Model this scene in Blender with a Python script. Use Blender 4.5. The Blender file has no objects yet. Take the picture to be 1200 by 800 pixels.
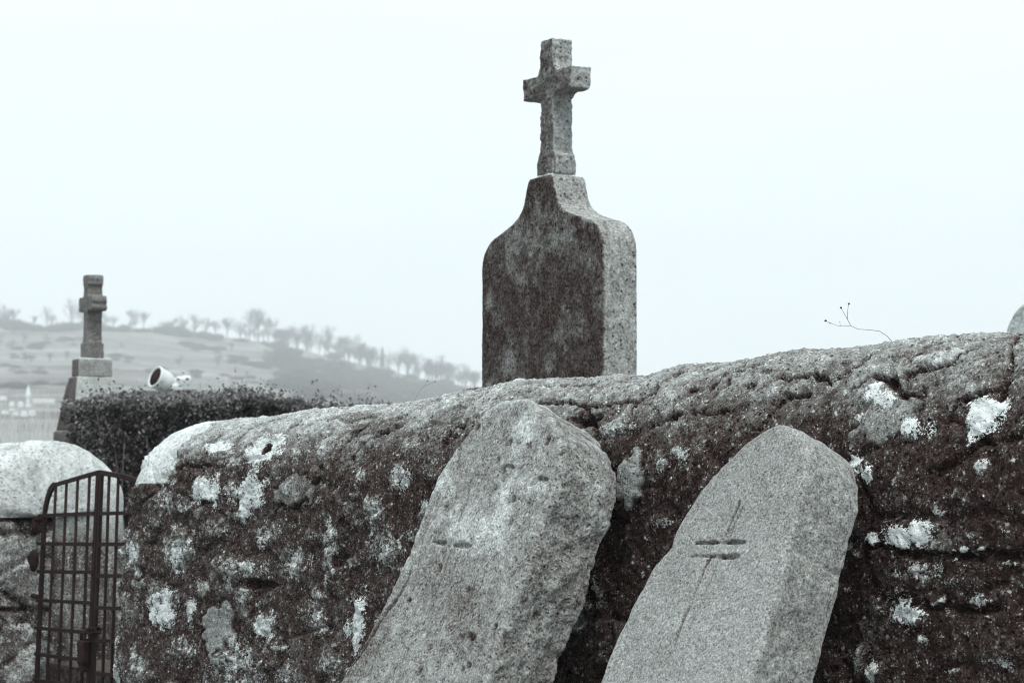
import bpy, bmesh, math, random
import numpy as np
from mathutils import Vector, Matrix

random.seed(7)
rng = np.random.default_rng(11)
scene = bpy.context.scene
C = scene.collection

# ------------------------------------------------------------------ camera
F, HZ, CZ = 2500.0, 570.0, 1.3          # focal length in photo pixels, horizon row, eye height
PITCH = math.atan((HZ - 400) / F)
CAM = np.array([0, 0, CZ])


def ray(px, py):
    x = (px - 600) / F
    y = (400 - py) / F
    return np.array([x, math.cos(PITCH) - y * math.sin(PITCH), math.sin(PITCH) + y * math.cos(PITCH)])


def hit(px, py, P0, n):
    d = ray(px, py)
    return CAM + d * (np.dot(P0 - CAM, n) / np.dot(d, n))


def at(px, py, D):
    d = ray(px, py)
    return CAM + d * (D / d[1])


def proj(P):
    q = np.asarray(P) - CAM
    f = q[..., 1] * math.cos(PITCH) + q[..., 2] * math.sin(PITCH)
    u = -q[..., 1] * math.sin(PITCH) + q[..., 2] * math.cos(PITCH)
    return 600 + F * q[..., 0] / f, 400 - F * u / f


cam = bpy.data.cameras.new('camera')
co = bpy.data.objects.new('camera', cam)
C.objects.link(co)
co.location = CAM
co.rotation_euler = (math.pi / 2 + PITCH, 0, 0)
cam.sensor_width = 36
cam.lens = F / 1200 * 36
cam.clip_start = 0.05
cam.clip_end = 6000
cam.dof.use_dof = True
cam.dof.focus_distance = 4.75
cam.dof.aperture_fstop = 10
scene.camera = co

# ------------------------------------------------------------------ noise
def _h(ix, iy, iz, seed):
    with np.errstate(over='ignore'):
        h = (ix.astype(np.uint32) * np.uint32(374761393) + iy.astype(np.uint32) * np.uint32(668265263)
             + iz.astype(np.uint32) * np.uint32(2147483647 & 1274126177) + np.uint32(seed * 7919 + 13))
        h ^= h >> np.uint32(13)
        h *= np.uint32(1274126177)
        h ^= h >> np.uint32(16)
        h *= np.uint32(2246822519)
        h ^= h >> np.uint32(13)
    return h


def noise(p, seed=0):
    i = np.floor(p).astype(np.int64)
    f = p - i
    w = f * f * f * (f * (f * 6 - 15) + 10)
    out = np.zeros(len(p))
    for dx in (0, 1):
        for dy in (0, 1):
            for dz in (0, 1):
                h = _h(i[:, 0] + dx, i[:, 1] + dy, i[:, 2] + dz, seed)
                gx = (h & 1023) / 511.5 - 1
                gy = ((h >> np.uint32(10)) & 1023) / 511.5 - 1
                gz = ((h >> np.uint32(20)) & 1023) / 511.5 - 1
                g = gx * (f[:, 0] - dx) + gy * (f[:, 1] - dy) + gz * (f[:, 2] - dz)
                out += g * (w[:, 0] if dx else 1 - w[:, 0]) * (w[:, 1] if dy else 1 - w[:, 1]) * (w[:, 2] if dz else 1 - w[:, 2])
    return out * 1.4


def fbm(p, freq, octv=4, seed=0, gain=.5, ridged=False):
    a, s, out = 1.0, 0.0, np.zeros(len(p))
    q = p * freq
    for k in range(octv):
        n = noise(q + 17.3 * k, seed + k * 31)
        if ridged:
            n = 1 - 2 * np.abs(n)
        out += a * n
        s += a
        a *= gain
        q = q * 2.03
    return out / s


def worley(p, freq, seed=0):
    q = p * freq
    i = np.floor(q).astype(np.int64)
    f1 = np.full(len(p), 9.0)
    f2 = np.full(len(p), 9.0)
    cid = np.zeros(len(p))
    for dx in (-1, 0, 1):
        for dy in (-1, 0, 1):
            for dz in (-1, 0, 1):
                c = i + np.array([dx, dy, dz])
                h = _h(c[:, 0], c[:, 1], c[:, 2], seed)
                o = np.stack([(h & 1023) / 1023, ((h >> np.uint32(10)) & 1023) / 1023, ((h >> np.uint32(20)) & 1023) / 1023], 1)
                d = np.linalg.norm(c + o - q, axis=1)
                near = d < f1
                f2 = np.where(near, f1, np.minimum(f2, d))
                cid = np.where(near, (h & 255) / 255.0, cid)
                f1 = np.where(near, d, f1)
    return f1, f2, cid


def sstep(a, b, x):
    t = np.clip((x - a) / (b - a), 0, 1)
    return t * t * (3 - 2 * t)


# ------------------------------------------------------------------ object helpers
def tag(o, label=None, cat=None, group=None, kind=None):
    if label: o['label'] = label
    if cat: o['category'] = cat
    if group: o['group'] = group
    if kind: o['kind'] = kind
    return o


def empty(name, loc, label, cat, group=None):
    o = bpy.data.objects.new(name, None)
    C.objects.link(o)
    o.location = loc
    o.empty_display_size = .1
    return tag(o, label, cat, group)


def link(name, me, mat=None, parent=None):
    o = bpy.data.objects.new(name, me)
    C.objects.link(o)
    if mat: me.materials.append(mat)
    if parent:
        o.parent = parent
        # the geometry is in world coordinates: cancel the parent's location
        o.matrix_parent_inverse = Matrix.Translation(parent.location).inverted()
    return o


def np_mesh(name, v, quads, smooth=True):
    me = bpy.data.meshes.new(name)
    v = np.asarray(v, dtype=np.float32)
    quads = np.asarray(quads, dtype=np.int32)
    k = quads.shape[1]
    me.vertices.add(len(v))
    me.vertices.foreach_set('co', v.ravel())
    me.loops.add(quads.size)
    me.loops.foreach_set('vertex_index', quads.ravel())
    me.polygons.add(len(quads))
    me.polygons.foreach_set('loop_start', np.arange(0, quads.size, k, dtype=np.int32))
    me.polygons.foreach_set('loop_total', np.full(len(quads), k, dtype=np.int32))
    me.update(calc_edges=True)
    me.validate()
    if smooth:
        me.polygons.foreach_set('use_smooth', np.ones(len(me.polygons), dtype=bool))
    return me


def coords(me):
    a = np.empty(len(me.vertices) * 3, dtype=np.float32)
    me.vertices.foreach_get('co', a)
    return a.reshape(-1, 3).astype(np.float64)


def set_coords(me, v):
    me.vertices.foreach_set('co', v.astype(np.float32).ravel())
    me.update()


def normals(me):
    a = np.empty(len(me.vertices) * 3, dtype=np.float32)
    me.vertex_normals.foreach_get('vector', a)
    return a.reshape(-1, 3).astype(np.float64)


def set_attr(me, name, val):
    a = me.attributes.get(name) or me.attributes.new(name, 'FLOAT', 'POINT')
    a.data.foreach_set('value', np.asarray(val, dtype=np.float32))


def grid_quads(nr, nc, wrap=False):
    r = np.arange(nr - 1)[:, None]
    c = np.arange(nc if wrap else nc - 1)[None, :]
    c2 = (c + 1) % nc
    a = r * nc + c
    b = r * nc + c2
    return np.stack([a, b, b + nc, a + nc], -1).reshape(-1, 4)


def fix_normals(me):
    bm = bmesh.new()
    bm.from_mesh(me)
    bmesh.ops.recalc_face_normals(bm, faces=bm.faces)
    bm.to_mesh(me)
    bm.free()


def bm_mesh(name, bm, smooth=False):
    me = bpy.data.meshes.new(name)
    bmesh.ops.recalc_face_normals(bm, faces=bm.faces)
    bm.to_mesh(me)
    bm.free()
    if smooth:
        for p in me.polygons: p.use_smooth = True
    return me


def remeshed(bm, voxel, smooth_it=2):
    """voxel-remesh a bmesh (several closed shells become one weathered block)"""
    me = bm_mesh('tmp', bm)
    o = bpy.data.objects.new('tmp', me)
    C.objects.link(o)
    m = o.modifiers.new('r', 'REMESH')
    m.mode = 'VOXEL'
    m.voxel_size = voxel
    if smooth_it:
        s = o.modifiers.new('s', 'SMOOTH')
        s.iterations = smooth_it
        s.factor = .5
    dg = bpy.context.evaluated_depsgraph_get()
    out = bpy.data.meshes.new_from_object(o.evaluated_get(dg))
    bpy.data.objects.remove(o)
    bpy.data.meshes.remove(me)
    out.polygons.foreach_set('use_smooth', np.ones(len(out.polygons), dtype=bool))
    return out


def tube(bm, pts, r0, r1=None, seg=5, cap=True):
    r1 = r0 if r1 is None else r1
    pts = [Vector(p) for p in pts]
    rings = []
    n = len(pts)
    for i, p in enumerate(pts):
        d = (pts[min(i + 1, n - 1)] - pts[max(i - 1, 0)])
        d = d.normalized() if d.length > 1e-9 else Vector((0, 0, 1))
        a = d.orthogonal().normalized() if i == 0 else (a - d * a.dot(d)).normalized()
        b = d.cross(a)
        r = r0 + (r1 - r0) * i / max(1, n - 1)
        rings.append([bm.verts.new(p + (a * math.cos(t) + b * math.sin(t)) * r) for t in [2 * math.pi * k / seg for k in range(seg)]])
    for i in range(n - 1):
        for k in range(seg):
            bm.faces.new((rings[i][k], rings[i][(k + 1) % seg], rings[i + 1][(k + 1) % seg], rings[i + 1][k]))
    if cap and seg > 2:
        bm.faces.new(rings[0][::-1])
        bm.faces.new(rings[-1])


def bar(bm, p, q, w, t, wdir, tdir):
    """flat bar from p to q, width w along wdir and thickness t along tdir"""
    p, q, wd, td = (np.asarray(x, dtype=float) for x in (p, q, wdir, tdir))
    vs = []
    for c in (p, q):
        for sw, st in ((-1, -1), (1, -1), (1, 1), (-1, 1)):
            vs.append(bm.verts.new(c + wd * w / 2 * sw + td * t / 2 * st))
    for a, b, c, d in ((0, 1, 2, 3), (7, 6, 5, 4), (0, 4, 5, 1), (1, 5, 6, 2), (2, 6, 7, 3), (3, 7, 4, 0)):
        bm.faces.new((vs[a], vs[b], vs[c], vs[d]))


def box(bm, c, size, rot=None):
    m = Matrix.Translation(Vector(c)) @ (rot.to_4x4() if rot else Matrix.Identity(4)) @ Matrix.Diagonal((*size, 1))
    bmesh.ops.create_cube(bm, size=1, matrix=m)


# ------------------------------------------------------------------ materials
RAMP = [(0, (.010, .0045, .0043)), (.2, (.042, .0262, .0236)), (.42, (.130, .122, .115)), (.68, (.338, .358, .349)), (1, (.74, .79, .79))]


def new_mat(name):
    m = bpy.data.materials.new(name)
    m.use_nodes = True
    nt = m.node_tree
    b = nt.nodes['Principled BSDF']
    b.inputs['Specular IOR Level'].default_value = .12
    b.inputs['Roughness'].default_value = .95
    return m, nt, b


class NT:
    def __init__(s, nt): s.nt = nt

    def n(s, t, **kw):
        o = s.nt.nodes.new(t)
        for k, v in kw.items(): setattr(o, k, v)
        return o

    def l(s, a, b): s.nt.links.new(a, b)

    def math(s, op, a, b=None, c=None, clamp=False):
        o = s.n('ShaderNodeMath', operation=op)
        o.use_clamp = clamp
        for i, x in enumerate((a, b, c)):
            if x is None: continue
            if isinstance(x, (int, float)): o.inputs[i].default_value = x
            else: s.l(x, o.inputs[i])
        return o.outputs[0]

    def noise(s, vec, scale, detail=4, rough=.6):
        o = s.n('ShaderNodeTexNoise')
        o.inputs['Scale'].default_value = scale
        o.inputs['Detail'].default_value = detail
        o.inputs['Roughness'].default_value = rough
        s.l(vec, o.inputs['Vector'])
        return o.outputs[0]

    def voro(s, vec, scale, feature='F1'):
        o = s.n('ShaderNodeTexVoronoi', feature=feature)
        o.inputs['Scale'].default_value = scale
        s.l(vec, o.inputs['Vector'])
        return o

    def mapr(s, v, a, b, c=0, d=1):
        o = s.n('ShaderNodeMapRange')
        o.clamp = True
        s.l(v, o.inputs[0])
        for i, x in enumerate((a, b, c, d)): o.inputs[i + 1].default_value = x
        return o.outputs[0]

    def ramp(s, v, stops=RAMP):
        o = s.n('ShaderNodeValToRGB')
        e = o.color_ramp.elements
        while len(e) < len(stops): e.new(.5)
        for x, (p, c) in zip(e, stops):
            x.position = p
            x.color = (*c, 1)
        s.l(v, o.inputs[0])
        return o.outputs[0]


def stone_mat(name, base=.5, use_attr=False, big=.12, big_scale=5, fine=.28, fine_scale=120, mid=.15, mid_scale=28,
              speck=.0, speck_scale=110, speck_thr=.72, pits=.0, pit_scale=90, lichen=False, bump=.25, bump_d=.004):
    m, nt, b = new_mat(name)
    N = NT(nt)
    pos = N.n('ShaderNodeNewGeometry').outputs['Position']
    if use_attr:
        a = N.n('ShaderNodeAttribute', attribute_name='tone').outputs['Fac']
    else:
        v = N.n('ShaderNodeValue')
        v.outputs[0].default_value = base
        a = v.outputs[0]
    nb = N.noise(pos, big_scale, 4, .6)
    nm = N.noise(pos, mid_scale, 4, .65)
    nf = N.noise(pos, fine_scale, 2, .6)
    ng = N.noise(pos, fine_scale * 2.1, 1, .5)
    nf = N.math('ADD', N.math('MULTIPLY', nf, .62), N.math('MULTIPLY', ng, .38))
    t = N.math('MULTIPLY_ADD', N.math('SUBTRACT', nb, .5), big * 2, a)
    t = N.math('MULTIPLY_ADD', N.math('SUBTRACT', nm, .5), mid * 2, t)
    t = N.math('MULTIPLY_ADD', N.math('SUBTRACT', nf, .5), fine * 3.2, t)
    if lichen:
        la = N.n('ShaderNodeAttribute', attribute_name='lichen').outputs['Fac']
        lk = N.n('ShaderNodeAttribute', attribute_name='crust').outputs['Fac']
        e = N.math('MULTIPLY_ADD', N.math('SUBTRACT', N.noise(pos, 75, 3, .65), .5), 1.5, la)
        e = N.math('MULTIPLY_ADD', N.math('SUBTRACT', nf, .5), 2.6, e)
        lm = N.mapr(e, -.02, .32)
        inner = N.math('MULTIPLY_ADD', N.math('SUBTRACT', N.noise(pos, 60, 4, .7), .5), 1.5, lk)
        inner = N.math('MULTIPLY_ADD', N.math('SUBTRACT', nf, .5), .9, inner)
        t = N.math('ADD', N.math('MULTIPLY', t, N.math('SUBTRACT', 1.0, lm)), N.math('MULTIPLY', inner, lm))
    if speck:
        for sc, w in ((speck_scale, 1.0), (speck_scale * .45, .8)):
            vo = N.voro(pos, sc)
            col = N.n('ShaderNodeSeparateColor')
            N.l(vo.outputs['Color'], col.inputs[0])
            on = N.mapr(col.outputs[0], speck_thr, speck_thr + .22)
            dens = N.mapr(nm, .42, .62)
            dot = N.mapr(vo.outputs['Distance'], .28, .42, 1, 0)
            k = N.math('MULTIPLY', N.math('MULTIPLY', on, dot), N.math('MULTIPLY_ADD', dens, .8, .2))
            k = N.math('MULTIPLY', k, N.mapr(a, .3, .6, 1, .45))
            t = N.math('MULTIPLY_ADD', k, speck * w, t)
    if pits:
        vo = N.voro(pos, pit_scale)
        col = N.n('ShaderNodeSeparateColor')
        N.l(vo.outputs['Color'], col.inputs[0])
        on = N.mapr(col.outputs[1], .62, .8)
        dot = N.mapr(vo.outputs['Distance'], .22, .45, 1, 0)
        k = N.math('MULTIPLY', on, dot)
        t = N.math('MULTIPLY_ADD', k, -pits, t)
    N.l(N.ramp(t), b.inputs['Base Color'])
    bp = N.n('ShaderNodeBump')
    bp.inputs['Strength'].default_value = bump
    bp.inputs['Distance'].default_value = bump_d
    hh = N.math('MULTIPLY_ADD', nm, .6, nf)
    if pits: hh = N.math('MULTIPLY_ADD', k, -1.2, hh)
    N.l(hh, bp.inputs['Height'])
    N.l(bp.outputs[0], b.inputs['Normal'])
    return m


M = {}
M['wall'] = stone_mat('rubble_wall', use_attr=True, big=.05, fine=.30, fine_scale=170, mid=.20, mid_scale=38, speck=.54, speck_scale=190, speck_thr=.58, pits=.2, pit_scale=105, lichen=True, bump=.8, bump_d=.007)
M['endstone'] = stone_mat('pale_lichen_render', use_attr=True, big=.06, fine=.22, fine_scale=90, mid=.14, mid_scale=30, pits=.14, pit_scale=75, bump=.5, bump_d=.006)
M['slab_old'] = stone_mat('old_granite', use_attr=True, big=.06, fine=.36, fine_scale=170, mid=.20, mid_scale=40, speck=.22, speck_scale=190, pits=.16, pit_scale=120, bump=.6, bump_d=.005)
M['slab_new'] = stone_mat('grey_granite', use_attr=True, big=.04, fine=.36, fine_scale=190, mid=.10, mid_scale=50, speck=.16, speck_scale=240, pits=.12, pit_scale=160, bump=.5, bump_d=.004)
M['head'] = stone_mat('stained_shaded_headstone', use_attr=True, big=.08, big_scale=5, fine=.30, fine_scale=120, mid=.22, mid_scale=30, pits=.26, pit_scale=75, speck=.2, speck_scale=150, bump=.35, bump_d=.004)
M['cross'] = stone_mat('cross_stone', use_attr=True, big=.08, big_scale=9, fine=.22, fine_scale=110, mid=.17, mid_scale=36, pits=.24, pit_scale=85, bump=.5, bump_d=.005)
M['cross_far'] = stone_mat('grey_cross_stone', use_attr=True, big=.05, fine=.16, fine_scale=70, mid=.08, mid_scale=18, bump=.3)
M['white'] = stone_mat('white_glazed_stone', base=.93, big=.04, fine=.06, mid=.05, bump=.2)
M['edge'] = stone_mat('pale_grave_stone', use_attr=True, big=.06, fine=.22, mid=.1, pits=.2, bump=.3)
M['tomb'] = stone_mat('tomb_stone', base=.5, big=.1, fine=.2, mid=.12, bump=.3)
M['white_far'] = stone_mat('white_far_stone', base=1.1, big=.04, big_scale=.6, fine=.03, fine_scale=3, mid=.03, mid_scale=1, bump=0)


def plain(name, col, rough=.9, metal=0, var=.25, scale=20):
    m, nt, b = new_mat(name)
    N = NT(nt)
    pos = N.n('ShaderNodeNewGeometry').outputs['Position']
    nz = N.noise(pos, scale, 4)
    mix = N.n('ShaderNodeMix', data_type='RGBA')
    N.l(nz, mix.inputs[0])
    mix.inputs[6].default_value = (*[c * (1 - var) for c in col], 1)
    mix.inputs[7].default_value = (*[c * (1 + var) for c in col], 1)
    N.l(mix.outputs[2], b.inputs['Base Color'])
    b.inputs['Roughness'].default_value = rough
    b.inputs['Metallic'].default_value = metal
    return m


def leaf_mat(name, dark, light):
    m, nt, b = new_mat(name)
    N = NT(nt)
    a = N.n('ShaderNodeAttribute', attribute_name='tone').outputs['Fac']
    N.l(N.ramp(a, [(0, dark), (1, light)]), b.inputs['Base Color'])
    b.inputs['Roughness'].default_value = .5
    b.inputs['Specular IOR Level'].default_value = .22
    return m


M['iron'] = plain('rusted_iron', (.026, .015, .0145), .75, 0, .5, 90)
M['leaf'] = leaf_mat('hedge_leaf', (.024, .0145, .0135), (.34, .35, .345))
M['stem'] = plain('hedge_stem', (.10, .09, .088), .9)
M['core'] = plain('hedge_twigs', (.018, .011, .0105), 1)
M['bark'] = plain('winter_bark', (.085, .076, .075), .95, 0, .3, 2)
M['twig'] = plain('bare_twigs', (.10, .095, .095), .95, 0, .25, 1.0)
M['scrub'] = plain('winter_scrub', (.10, .094, .092), 1, 0, .35, .8)
M['hollow_shade'] = plain('dark_hollow_shade', (.03, .016, .015), 1)  # dark colour standing in for the shade inside the urn
M['drytwig'] = plain('dry_weed_stem', (.26, .25, .245), .9)
M['drygrass'] = plain('dry_grass', (.62, .64, .63), .9, 0, .25, 8)

# ------------------------------------------------------------------ the frame of the churchyard wall
AL = math.radians(55)
DU = np.array([-math.cos(AL), math.sin(AL), 0])     # along the wall, away from the viewer
NO = np.array([-math.sin(AL), -math.cos(AL), 0])    # out of its front face
A0 = np.array([.96, 4.0, 0])
UZ = np.array([0, 0, 1.0])


def at_wall(px, py, off=0.0):
    return hit(px, py, A0 + NO * off, NO)


def s_of(P): return float(np.dot(P - A0, DU))


R = .27
TOP_PX = [(140, 512), (170, 505), (210, 496), (300, 488), (360, 480), (420, 477), (480, 471), (540, 457), (600, 447), (680, 442), (750, 438),
          (790, 429), (850, 426), (900, 415), (1000, 405), (1060, 397), (1100, 393), (1200, 389), (1290, 384), (1400, 380)]
tp = [at_wall(x, y, -R * .75) for x, y in TOP_PX]
TS = np.array([s_of(p) for p in tp][::-1])
TZ = np.array([p[2] for p in tp][::-1])
ZS = 1.235                                            # where the coping starts to curve


def build_wall(name, s_end, direction, length, R, zs, top_fn, res, end_r, t_low, batter):
    """grid over (q along the wall from its free end, t round the profile); returns mesh + per-vertex fields"""
    psi = np.unique(np.concatenate([np.linspace(math.pi / 2, 0, int(end_r * 1.57 / res) + 2), np.arccos(np.clip(np.linspace(0, 1, int(R / res)), 0, 1) ** (1 / .22))]))[::-1]
    q = np.concatenate([-end_r * np.sin(psi), np.arange(res, length, res)])
    ps = np.concatenate([psi, np.zeros(len(q) - len(psi))])
    low = np.linspace(0, t_low, 10)[:-1]
    mid = np.arange(t_low, zs, res)
    narc = int(R * 1.25 * math.radians(140) / res)
    phi = np.concatenate([np.linspace(0, math.radians(140), narc), np.linspace(math.radians(140), math.pi, 8)[1:]])
    back = np.linspace(zs, 0, 8)[1:]
    nq = len(q)
    # profile descriptors
    zone = np.concatenate([np.zeros(len(low) + len(mid)), np.ones(len(phi)), np.full(len(back), 2)])
    zz = np.concatenate([low, mid, np.full(len(phi), zs), back])
    ph = np.concatenate([np.zeros(len(low) + len(mid)), phi, np.full(len(back), math.pi)])
    nt_ = len(zz)
    Q = q[:, None] * np.ones(nt_)
    PS = ps[:, None] * np.ones(nt_)
    Z = np.ones(nq)[:, None] * zz
    PH = np.ones(nq)[:, None] * ph
    s = s_end - direction * Q if direction > 0 else s_end + Q
    top = top_fn(s)
    k_low = np.cos(PS) ** .22
    k_up = np.cos(PS) ** .42
    up = sstep(zs - .02, zs + .02, Z + np.sin(PH) * .3)
    kk = np.where(zone[None, :] == 1, k_up * sstep(0, .5, np.sin(PH)) + k_low * (1 - sstep(0, .5, np.sin(PH))), k_low)
    se = 1.0 - .0 * PH
    o = -R * np.sign(np.cos(PH)) * np.abs(np.cos(PH)) ** .92 * kk + -batter * (zs - Z) * np.where(zone[None, :] == 0, 1, np.where(zone[None, :] == 2, -1, 0)) * kk
    zc = Z + np.where(zone[None, :] == 1, (top - zs) * np.sin(PH) ** .95 * (np.cos(PS) ** .55), 0)
    # offset o is measured inwards from the centre line; the front face lies on NO side
    P = A0 + DU * s[..., None] + NO * (-(o + R))[..., None] * 1.0 + UZ * zc[..., None]
    V = P.reshape(-1, 3)
    faces = grid_quads(nq, nt_)
    me = np_mesh(name, V, faces)
    arc = np.concatenate([[0], np.cumsum(np.where(np.diff(zz) != 0, np.abs(np.diff(zz)), np.diff(ph) * R * 1.15))])
    T = np.ones(nq)[:, None] * arc
    return me, dict(s=s.ravel(), q=Q.ravel(), t=T.ravel(), phi=PH.ravel(), zone=(np.ones(nq)[:, None] * zone).ravel(), nq=nq, nt=nt_, faces=faces)


def flip_if_needed(me, inside):
    v = coords(me)
    n = normals(me)
    if np.mean(np.sum((v - inside) * n, 1)) < 0:
        me.flip_normals()


S_END = s_of(at_wall(140, 600)) - .235
END_R = .28


def top_right(s):
    return np.interp(s, TS, TZ)


wall_me, W = build_wall('wall_body', S_END, 1, 5.6, R, ZS, top_right, .0048, END_R, .62, .07)
Vb = coords(wall_me)
flip_if_needed(wall_me, Vb.mean(0) * [1, 1, 1])
Nb = normals(wall_me)
# make sure normals point away from the centre plane
cen = A0 - NO * R
if np.mean(np.sum((Vb - cen) * NO, 1) * (Nb @ NO)) < 0:
    wall_me.flip_normals()
    Nb = normals(wall_me)
pxb, pyb = proj(Vb)
vis = (np.sum(Nb * (CAM - Vb), 1) > 0) & (W['phi'] < 1.9)
vi = np.where(vis)[0]
s_v, t_v = W['s'], W['t']


def wall_st(px, py):
    k = vi[np.argmin((pxb[vi] - px) ** 2 + (pyb[vi] - py) ** 2)]
    return s_v[k], t_v[k], Vb[k, 1]


def px_scale(px, D):      # metres of s and of t per photo pixel there
    return D / F / (math.cos(AL) + math.sin(AL) * (px - 600) / F), D / F


nA = fbm(Vb, 3.0, 3, 1)
nB = fbm(Vb, 9.0, 4, 2)
nC = fbm(Vb, 34.0, 4, 3, .6)
nD = fbm(Vb, 85.0, 2, 4, .6)
nR = fbm(Vb, 14.0, 3, 5, .5, True)
wf1, wf2, wid = worley(np.stack([s_v + .05 * nB, t_v * 1.35 + .05 * nA, Vb @ NO * .5], 1), 5.2, 6)
joint = sstep(.0, .13, wf2 - wf1)
gf1, gf2, gid = worley(Vb + .004 * nC[:, None], 55, 8)
cw = sstep(.25, 1.05, W['phi'] + .25 * nB)                       # 1 on the crown of the coping
nE = fbm(Vb, 120, 2, 28, .7)
h = .013 * nA + .007 * nB + .0050 * nC * (1 + .3 * cw) + .0050 * nD + .0035 * nE
h += .008 * (joint - 1) * (1 - .6 * cw) + .012 * (wid - .5) * joint * (1 - .7 * cw)
h += -.004 * sstep(.42, .2, gf1) * (gid > .4) + .0045 * fbm(Vb, 44, 3, 27, .6, True) * (.4 + .6 * cw)
h += .003 * cw * np.minimum(0, nR)
tone = .188 + .045 * nB + .09 * nC + .03 * (wid - .5) + .03 * (joint - 1)
# slanting layers of lichen and render on the crown
strat = fbm(np.stack([s_v * 6 + t_v * 9, t_v * 2.0 - s_v * 1.2, Vb[:, 0] * 0], 1), 3.2, 4, 12)
tone += cw * (.36 + .16 * sstep(1.2, 3.0, s_v) + .14 * nB + .22 * nC + .14 * strat)
h += cw * .0035 * strat
tone += .13 * sstep(.1, .5, nB + .6 * nC) * (1 - cw)
rightward = sstep(2.6, .6, s_v)
tone += (.032 - .055 * rightward) * (1 - cw)
tone += .12 * sstep(.15, .42, nC) * (1 - cw) * (1 - .5 * rightward)

# px, py, rx, ry, strength, kind  (w white lichen crust, s speckled lichen on a proud stone, g grey stone, k cavity)
PATCH = [
    (252, 525, 16, 10, .62, 'w'), (311, 528, 20, 20, .62, 'w'), (241, 573, 15, 19, .60, 'w'), (291, 578, 17, 25, .52, 'w'),
    (343, 578, 22, 20, .30, 'g'), (340, 574, 10, 10, .3, 's'), (196, 585, 18, 22, .32, 's'), (272, 542, 9, 9, .45, 's'), (382, 525, 14, 15, .35, 's'),
    (153, 645, 22, 30, .55, 's'), (209, 645, 22, 30, .58, 's'), (251, 622, 17, 13, .36, 's'), (310, 625, 17, 16, .5, 's'),
    (344, 655, 18, 30, .46, 's'), (284, 665, 42, 18, .38, 's'), (388, 650, 13, 34, .40, 's'), (190, 712, 16, 22, .68, 'w'), (221, 716, 7, 13, .5, 'w'),
    (255, 740, 18, 30, .40, 'g'), (311, 731, 20, 16, .56, 's'), (367, 720, 17, 18, .46, 's'), (416, 728, 12, 30, .55, 'w'), (164, 776, 14, 24, .38, 's'),
    (215, 760, 18, 16, .30, 's'), (281, 780, 36, 34, .36, 's'), (119, 782, 9, 28, .5, 'w'), (336, 788, 18, 16, .32, 's'), (390, 780, 18, 20, .36, 's'),
    (180, 690, 20, 14, .22, 's'), (148, 715, 14, 20, .22, 's'), (240, 690, 14, 12, .25, 's'), (440, 600, 16, 20, .34, 's'), (465, 560, 12, 22, .42, 's'), (450, 640, 26, 24, .34, 's'),
    (420, 560, 18, 14, .25, 's'), (500, 545, 12, 12, .3, 's'),
    (737, 562, 16, 28, .46, 'g'), (775, 545, 14, 12, .3, 's'), (800, 530, 20, 14, .30, 's'), (770, 610, 14, 10, .28, 's'), (720, 500, 20, 10, .30, 's'),
    (1045, 484, 42, 34, .34, 'g'), (1025, 462, 9, 14, .55, 'w'), (1072, 498, 17, 11, .60, 'w'), (1040, 470, 12, 8, .5, 'w'), (1012, 492, 8, 8, .45, 'w'),
    (1153, 486, 23, 27, .72, 'w'), (1100, 420, 42, 17, .50, 'g'), (1008, 550, 14, 10, .5, 's'), (1004, 543, 6, 5, .6, 'w'), (1018, 556, 6, 8, .6, 'w'),
    (1054, 628, 22, 16, .70, 'w'), (1025, 634, 9, 9, .6, 'w'), (1083, 626, 17, 16, .66, 'w'), (1101, 643, 13, 14, .40, 's'), (1119, 650, 6, 6, .6, 'w'),
    (1131, 645, 5, 5, .6, 'w'), (1151, 642, 4, 3, .6, 'w'), (1075, 670, 22, 20, .34, 's'), (1029, 711, 14, 13, .58, 's'), (1062, 721, 20, 18, .70, 'w'),
    (1078, 747, 9, 7, .5, 's'), (1152, 548, 9, 8, .52, 's'), (1100, 596, 8, 8, .38, 's'), (1128, 578, 5, 5, .4, 's'), (1024, 790, 14, 14, .6, 's'), (1160, 772, 24, 8, .3, 's'),
    (1097, 708, 10, 5, .45, 's'), (1150, 705, 12, 9, .34, 's'), (1180, 622, 12, 5, .35, 's'), (1005, 775, 8, 20, .34, 's'), (1178, 660, 14, 5, .35, 's'),
    (700, 690, 14, 20, .25, 's'), (680, 720, 18, 24, .25, 's'), (560, 452, 24, 6, .2, 'g'), (590, 500, 10, 8, .2, 's'),
    (440, 500, 28, 16, .22, 'g'), (410, 490, 30, 10, .28, 'g'), (525, 487, 20, 12, .28, 'g'), (480, 522, 16, 14, .25, 's'),
]
rp = random.Random(4)
for k_ in range(110):
    PATCH.append((rp.uniform(120, 600), rp.uniform(505, 800), rp.uniform(4, 13), rp.uniform(4, 13), rp.uniform(.12, .36), 's'))
for k_ in range(80):
    PATCH.append((rp.uniform(640, 1200), rp.uniform(470, 800), rp.uniform(3, 9), rp.uniform(3, 7), rp.uniform(.12, .34), 's'))
HOLES = [(313, 527, 5, 10, .02), (300, 683, 26, 7, .03), (690, 492, 17, 12, .03), (797, 440, 12, 5, .02), (1172, 463, 9, 9, .015), (880, 452, 9, 6, .015), (814, 457, 8, 5, .012),
         (398, 655, 9, 14, .012), (715, 640, 20, 60, .012), (405, 612, 7, 9, .01), (240, 590, 6, 5, .012), (560, 560, 6, 6, .015)]
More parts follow.
